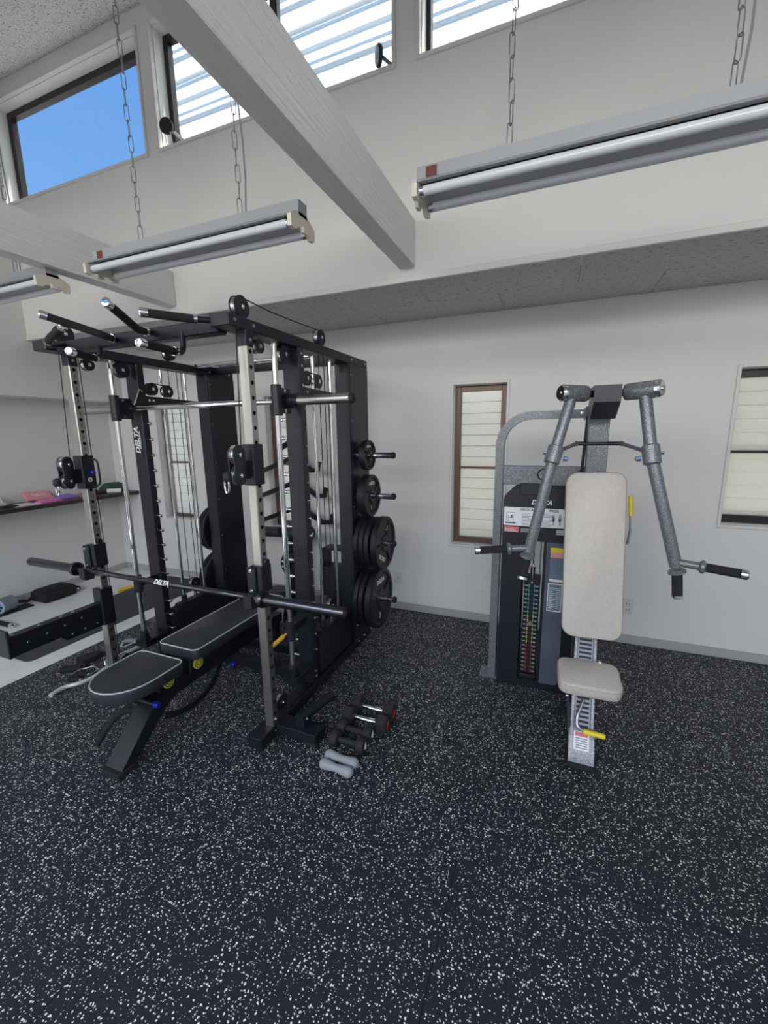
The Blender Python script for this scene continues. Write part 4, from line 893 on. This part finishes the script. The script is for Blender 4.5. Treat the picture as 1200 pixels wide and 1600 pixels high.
part('foot_plate', MB().box(-1.71, -1.60, 2.69, 2.71, .16, .30, .004), 'stainless', lg)
part('foot_arm', MB().box(-1.68, -1.63, 2.71, 2.91, .02, .20, .003), 'black_steel', lg)
SL2 = MB().box(-1.74, -1.48, 2.92, 3.06, 0, .026, .002).mesh('stack_slab'); SL2.materials.append(MT['black_matte'])
for k in range(14): o = inst('stack_slab', SL2, None, lg, (0, 0, 0)); o.location = V((0, 0, .066+.028*k))-ROOT[lg]
part('stack_frame', MB().box(-1.755, -1.74, 2.92, 3.06, .06, .60, .002).box(-1.48, -1.465, 2.92, 3.06, .06, .60, .002).box(-1.755, -1.465, 2.92, 3.06, .60, .615, .002), 'black_steel', lg)
tr_ = thing('accessory_tree', 'black upright stand with drooping upturned arms by the wall behind the rack', 'storage stand', (-2.12, 3.17, 0))
part('post', MB().box(-2.145, -2.095, 3.145, 3.195, .03, 1.50, .004), 'black_steel', tr_)
part('foot_base', MB().box(-2.32, -1.92, 3.10, 3.24, 0, .03, .004), 'black_steel', tr_)
for k, zt_ in enumerate((1.345, 1.125, .895)):
    w_ = .25+.06*k
    for s in (-1, 1):
        a_ = V((-2.12+s*.02, 3.17, zt_)); b_ = V((-2.12+s*w_*.72, 3.12, zt_-.11)); c_ = V((-2.12+s*w_, 3.10, zt_-.10)); d_ = V((-2.12+s*(w_+.02), 3.09, zt_-.03))
        if s < 0: b_, c_, d_ = V((-2.12-.42, 3.14, zt_-.15)), V((-2.12-.45, 3.14, zt_-.15)), V((-2.12-.47, 3.14, zt_-.09))
        strip = [a_, b_, c_, d_]; nrm_ = V((0, 0, 1)); q = MB(); rings = []
        for i_, p_ in enumerate(strip):
            dd = (strip[min(i_+1, 3)]-strip[max(i_-1, 0)]).normalized(); v_ = V((0, 1, 0)); w_2 = dd.cross(v_).normalized()
            rings.append([p_+v_*a*.014+w_2*b*.020 for a, b in ((-1, -1), (1, -1), (1, 1), (-1, 1))])
        part('arm', q.loops(rings), 'black_steel', tr_)
part('top_fin', MB().prism([(-2.30, 1.44), (-2.145, 1.52), (-2.145, 1.47), (-2.27, 1.40)], (0, 3.172, 0), (1, 0, 0), (0, 0, 1), .01), 'black_steel', tr_)

# ================================================================ wall shelf and what lies on it
sf_ = thing('wall_shelf', 'long dark brown shelf board on the left wall', 'shelf', (-4.52, 1.6, .90))
part('board', MB().box(-4.699, -4.342, -.4, WB-.001, .905, .941, .003), 'shelf_wood', sf_)
for yy in (.6, 1.8, 3.0): part('bracket', MB().prism([(-4.699, .904), (-4.48, .904), (-4.699, .74)], (0, yy, 0), (1, 0, 0), (0, 0, 1), .012), 'paint_white', sf_)
ZS = .942
def lump(cx, cy, lx, ly, h, ang=0, seed=0, nx=7, ny=7, wav=.3):
    rnd = random.Random(seed); ca, sa = math.cos(ang), math.sin(ang); mb = MB(); hs = [[h*(1-wav*rnd.random()) for _ in range(ny)] for _ in range(nx)]
    for i in range(nx):
        for j in range(ny):
            a, b_ = (i/(nx-1)-.5)*lx, (j/(ny-1)-.5)*ly; e_ = i in (0, nx-1) or j in (0, ny-1)
            mb.v.append(V((cx+a*ca-b_*sa, cy+a*sa+b_*ca, ZS+(hs[i][j] if not e_ else h*.35))))
    for i in range(nx-1):
        for j in range(ny-1): k = i*ny+j; mb.f.append((k, k+ny, k+ny+1, k+1))
    b0 = len(mb.v); ring = [i*ny for i in range(nx)]+[(nx-1)*ny+j for j in range(1, ny)]+[i*ny+ny-1 for i in range(nx-2, -1, -1)]+[j for j in range(ny-2, 0, -1)]
    for k in ring: mb.v.append(V((mb.v[k].x, mb.v[k].y, ZS)))
    n = len(ring)
    for k in range(n): mb.f.append((ring[k], ring[(k+1) % n], b0+(k+1) % n, b0+k))
    mb.f.append(tuple(b0+k for k in range(n))); return mb
t = thing('packet', 'pink printed plastic packet propped up on the wall shelf', 'packet', (-4.60, 2.50, ZS), 'packets on the shelf')
part('bag', MB().obox((-4.62, 2.46, ZS+.050), (0, 1, -.05), (-.75, 0, .66), (.66, 0, .75), .115, .055, .012, .008), 'pink', t)
part('lettering', text_mb('DELTA', .040, V((-4.62, 2.47, ZS+.050))+V((.66, 0, .75))*.0128, (0, 1, -.05), (-.75, 0, .66), bold=.02), 'white_paint', t)
solo('resistance_band', lump(-4.46, 2.46, .10, .20, .030, .1, 1), 'magenta', 'folded magenta exercise band lying on the wall shelf', 'band', 'bands on the shelf')
solo('resistance_band', lump(-4.55, 2.66, .12, .20, .040, .1, 2), 'purple', 'folded purple exercise band lying on the wall shelf', 'band', 'bands on the shelf')
solo('pouch', lump(-4.50, 2.83, .10, .12, .038, 0, 3), 'grey_cloth', 'small grey cloth pouch beside the purple band', 'pouch')
solo('glove', lump(-4.57, 2.965, .13, .12, .055, .2, 4, wav=.5), 'brown_cloth', 'dark brown crumpled glove on the shelf behind the rack upright', 'glove')
t = thing('paper_roll', 'white paper roll lying on the wall shelf', 'roll', (-4.42, 3.08, ZS)); part('roll', MB().lathe((-4.47, 3.04, ZS+.024), (.85, 1, 0), [(0, .010), (0, .024), (.13, .024), (.13, .010), (0, .010)], 20), 'white_paint', t)
solo('green_bag', lump(-4.575, 3.185, .16, .22, .10, 0, 5, wav=.12), 'green_cloth', 'dark green box-shaped bag at the far end of the shelf', 'bag')
solo('paper_sheet', MB().box(-4.60, -4.40, 2.16, 2.36, ZS, ZS+.003), 'sticker_white', 'white paper sheet lying flat on the wall shelf', 'paper')
solo('grip_trainer', lump(-4.46, 2.13, .08, .14, .022, .2, 6), 'black_rubber', 'flat black grip trainer on the shelf at the left edge', 'trainer')
t = thing('pouch', 'light crumpled plastic bag on the shelf at the left edge', 'bag', (-4.55, 2.06, ZS)); part('bag', lump(-4.55, 2.06, .14, .14, .14, .1, 8, wav=.5), 'off_white', t)

# ================================================================ things on the floor at left
ZF = -.006
ym = MB().pad((-3.662, 2.40, ZF), (1, 0, 0), (0, 1, 0), .318, .85, .008, .05, .002); solo('exercise_mat', ym, 'mat_grey', 'long dark grey exercise mat spread on the pale floor', 'mat')
solo('small_mat', MB().pad((-4.52, 2.02, ZF), (1, .02, 0), (-.02, 1, 0), .07, .18, .007, .02, .002), 'black_rubber', 'small black mat under the grey foam roller', 'mat')
t = thing('foam_roller', 'grey hollow foam roller with pale blue rim at the left edge', 'foam roller', (-4.52, 1.99, ZF+.007))
rc_ = V((-4.515, 1.955, ZF+.007+.068)); part('sleeve', MB().lathe(rc_, (-.25, 1, 0), [(0, .050), (0, .068), (.045, .068), (.046, .062), (.058, .062), (.059, .068), (.12, .068), (.13, .05)], 32), 'roller_grey', t)
part('rim', MB().lathe(rc_+V((.25, -1, 0))*.0005, (.25, -1, 0), [(0, .048), (.004, .050), (.004, .058), (0, .060)], 32), 'light_blue', t)
for k in range(5):
    a = math.radians(72*k); part('core_spoke', MB().cyl(rc_+V((0, -.002, 0)), rc_+V((.046*math.cos(a), -.001, .046*math.sin(a))), .006, 8), 'black_matte', t)
part('core', MB().lathe(rc_+V((-.25, 1, 0))*.004, (-.25, 1, 0), [(0, .048), (.004, .048)], 24), 'black_matte', t)
t = thing('storage_case', 'flat black padded case with small wheels lying by the left wall', 'case', (-4.5, 2.4, ZF))
part('body', MB().pad((-4.505, 2.40, ZF+.004), (1, 0, 0), (0, 1, 0), .118, .150, .092, .03, .015), 'foam', t)
part('zip_band', MB().tube([V((-4.505+a, 2.40+b_, ZF+.060)) for a, b_ in rrect(.1185, .1505, .03, 5)], .003, 6, closed=True), 'black_steel', t)
part('lid', MB().pad((-4.51, 2.40, ZF+.094), (1, 0, 0), (0, 1, 0), .10, .13, .012, .03, .005), 'foam', t)
part('wheel', MB().lathe((-4.435, 2.572, ZF+.045), (1, -.3, 0), [(0, .010), (0, .024), (.03, .024), (.03, .010)], 20), 'black_rubber', t)
part('wheel_hub', MB().cyl((-4.405, 2.563, ZF+.045), (-4.402, 2.562, ZF+.045), .010, 12), 'white_paint', t)
part('axle', MB().cyl((-4.56, 2.56, ZF+.045), (-4.43, 2.57, ZF+.045), .012, 12), 'black_steel', t)
t = thing('massage_stick', 'black curved massage stick by the baseboard behind the foam roller', 'massage stick', (-4.62, 2.2, ZF)); part('stick', MB().tube(bez([(-4.66, 2.13, ZF+.022), (-4.65, 2.20, ZF+.018), (-4.60, 2.22, ZF+.015), (-4.60, 2.26, ZF+.045)], 4), .0135, 10), 'black_rubber', t)
t = thing('grip_bar', 'short black bar with chrome end on the pale floor at left edge', 'bar', (-4.2, 1.84, ZF)); part('foam_sleeve', MB().cyl((-4.40, 1.835, ZF+.020), (-4.118, 1.84, ZF+.020), .020, 16), 'foam', t)
part('end_cap', MB().lathe((-4.120, 1.84, ZF+.020), (1, .02, 0), [(0, .0205), (.03, .0205), (.034, .012), (.05, .006)], 16), 'chrome', t)
# cable attachments lying on the rubber beside the left upright
z_ = .0145
t = thing('curl_bar', 'silver cranked cable bar lying on the rubber beside the left upright', 'cable bar', (-2.71, 1.62, 0), 'cable attachments')
part('bar', MB().tube(bez([(-2.744, 1.350, z_), (-2.765, 1.435, z_), (-2.705, 1.50, z_), (-2.694, 1.60, z_), (-2.735, 1.69, z_), (-2.675, 1.78, z_), (-2.69, 1.92, z_)], 4), .0135, 12), 'satin_silver', t)
part('swivel', MB().tube([(-2.735, 1.69, z_+.012), (-2.755, 1.70, z_+.03), (-2.775, 1.70, z_+.02)], .009, 10), 'chrome', t)
t = thing('straight_bar', 'straight silver cable bar lying behind the left upright', 'cable bar', (-2.78, 1.9, 0), 'cable attachments')
part('bar', MB().cyl((-2.80, 1.72, z_), (-2.774, 1.99, z_), .0135, 14), 'satin_silver', t)
t = thing('row_handle', 'double-grip row handle with silver frame and two black grips', 'cable handle', (-2.78, 1.57, 0), 'cable attachments')
for a_, b_ in (((-2.825, 1.512), (-2.742, 1.522)), ((-2.830, 1.570), (-2.752, 1.579))):
    g_ = part('grip', MB().cyl((*a_, .0175), (*b_, .0175), .0172, 16, .003), 'foam', t); part('grip_end', MB().cyl((*b_, .0175), (b_[0]+.014, b_[1]+.001, .0175), .012, 12), 'chrome', g_)
part('frame', MB().tube([(-2.835, 1.512, .018), (-2.858, 1.56, .02), (-2.855, 1.60, .022), (-2.813, 1.652, .025), (-2.737, 1.640, .025), (-2.732, 1.58, .02), (-2.728, 1.523, .018)], .0055, 8), 'chrome', t)
t = thing('rope_handle', 'black foam handle with webbing strap lying nearest the pale floor', 'cable handle', (-2.93, 1.6, 0), 'cable attachments')
part('grip', MB().cyl((-2.980, 1.545, .0165), (-2.880, 1.622, .0165), .0162, 14, .003), 'foam', t)
part('strap', MB().tube([(-2.985, 1.54, .012), (-3.00, 1.58, .02), (-2.95, 1.64, .012), (-2.88, 1.66, .012), (-2.872, 1.625, .014)], .0075, 8), 'black_rubber', t)
def cloth(pts, h): return MB().loops([[V((x, y, .001)) for x, y in pts], [V((x*.97+sum(p[0] for p in pts)/len(pts)*.03, y*.97+sum(p[1] for p in pts)/len(pts)*.03, h)) for x, y in pts]])
t = thing('ankle_strap', 'crumpled black ankle strap on the rubber near the pale floor edge', 'strap', (-2.95, 1.74, 0), 'cable attachments')
part('cuff', cloth([(-3.00, 1.66), (-2.93, 1.66), (-2.91, 1.72), (-2.925, 1.80), (-2.97, 1.80), (-3.02, 1.73)], .035), 'foam', t)
part('tail', cloth([(-2.95, 1.80), (-2.925, 1.79), (-2.915, 1.86), (-2.94, 1.87)], .014), 'black_rubber', t)
part('ring', MB().tube([(-2.925+.012*math.cos(a), 1.873+.012*math.sin(a), .012) for a in [2*math.pi*i/10 for i in range(10)]], .004, 6, closed=True), 'chrome', t)
t = thing('stirrup_handle', 'single grip handle with silver triangle lying behind the left upright', 'cable handle', (-2.9, 2.0, 0), 'cable attachments')
part('grip', MB().cyl((-2.955, 1.985, .0175), (-2.865, 2.03, .0175), .017, 14, .003), 'roller_grey', t)
part('frame', MB().tube([(-2.96, 1.98, .018), (-2.915, 1.925, .012), (-2.885, 1.93, .012), (-2.858, 2.03, .018)], .006, 8), 'satin_silver', t)
t = thing('stirrup_handle', 'black and chrome grip handle lying behind the left middle upright', 'cable handle', (-2.8, 2.2, 0), 'cable attachments')
part('grip', MB().cyl((-2.82, 2.12, .019), (-2.72, 2.22, .019), .0185, 14, .003), 'foam', t)
for q in (((-2.85, 2.09), (-2.82, 2.12)), ((-2.72, 2.22), (-2.69, 2.25))): part('chrome_end', MB().cyl((*q[0], .019), (*q[1], .019), .0175, 14), 'chrome', t)
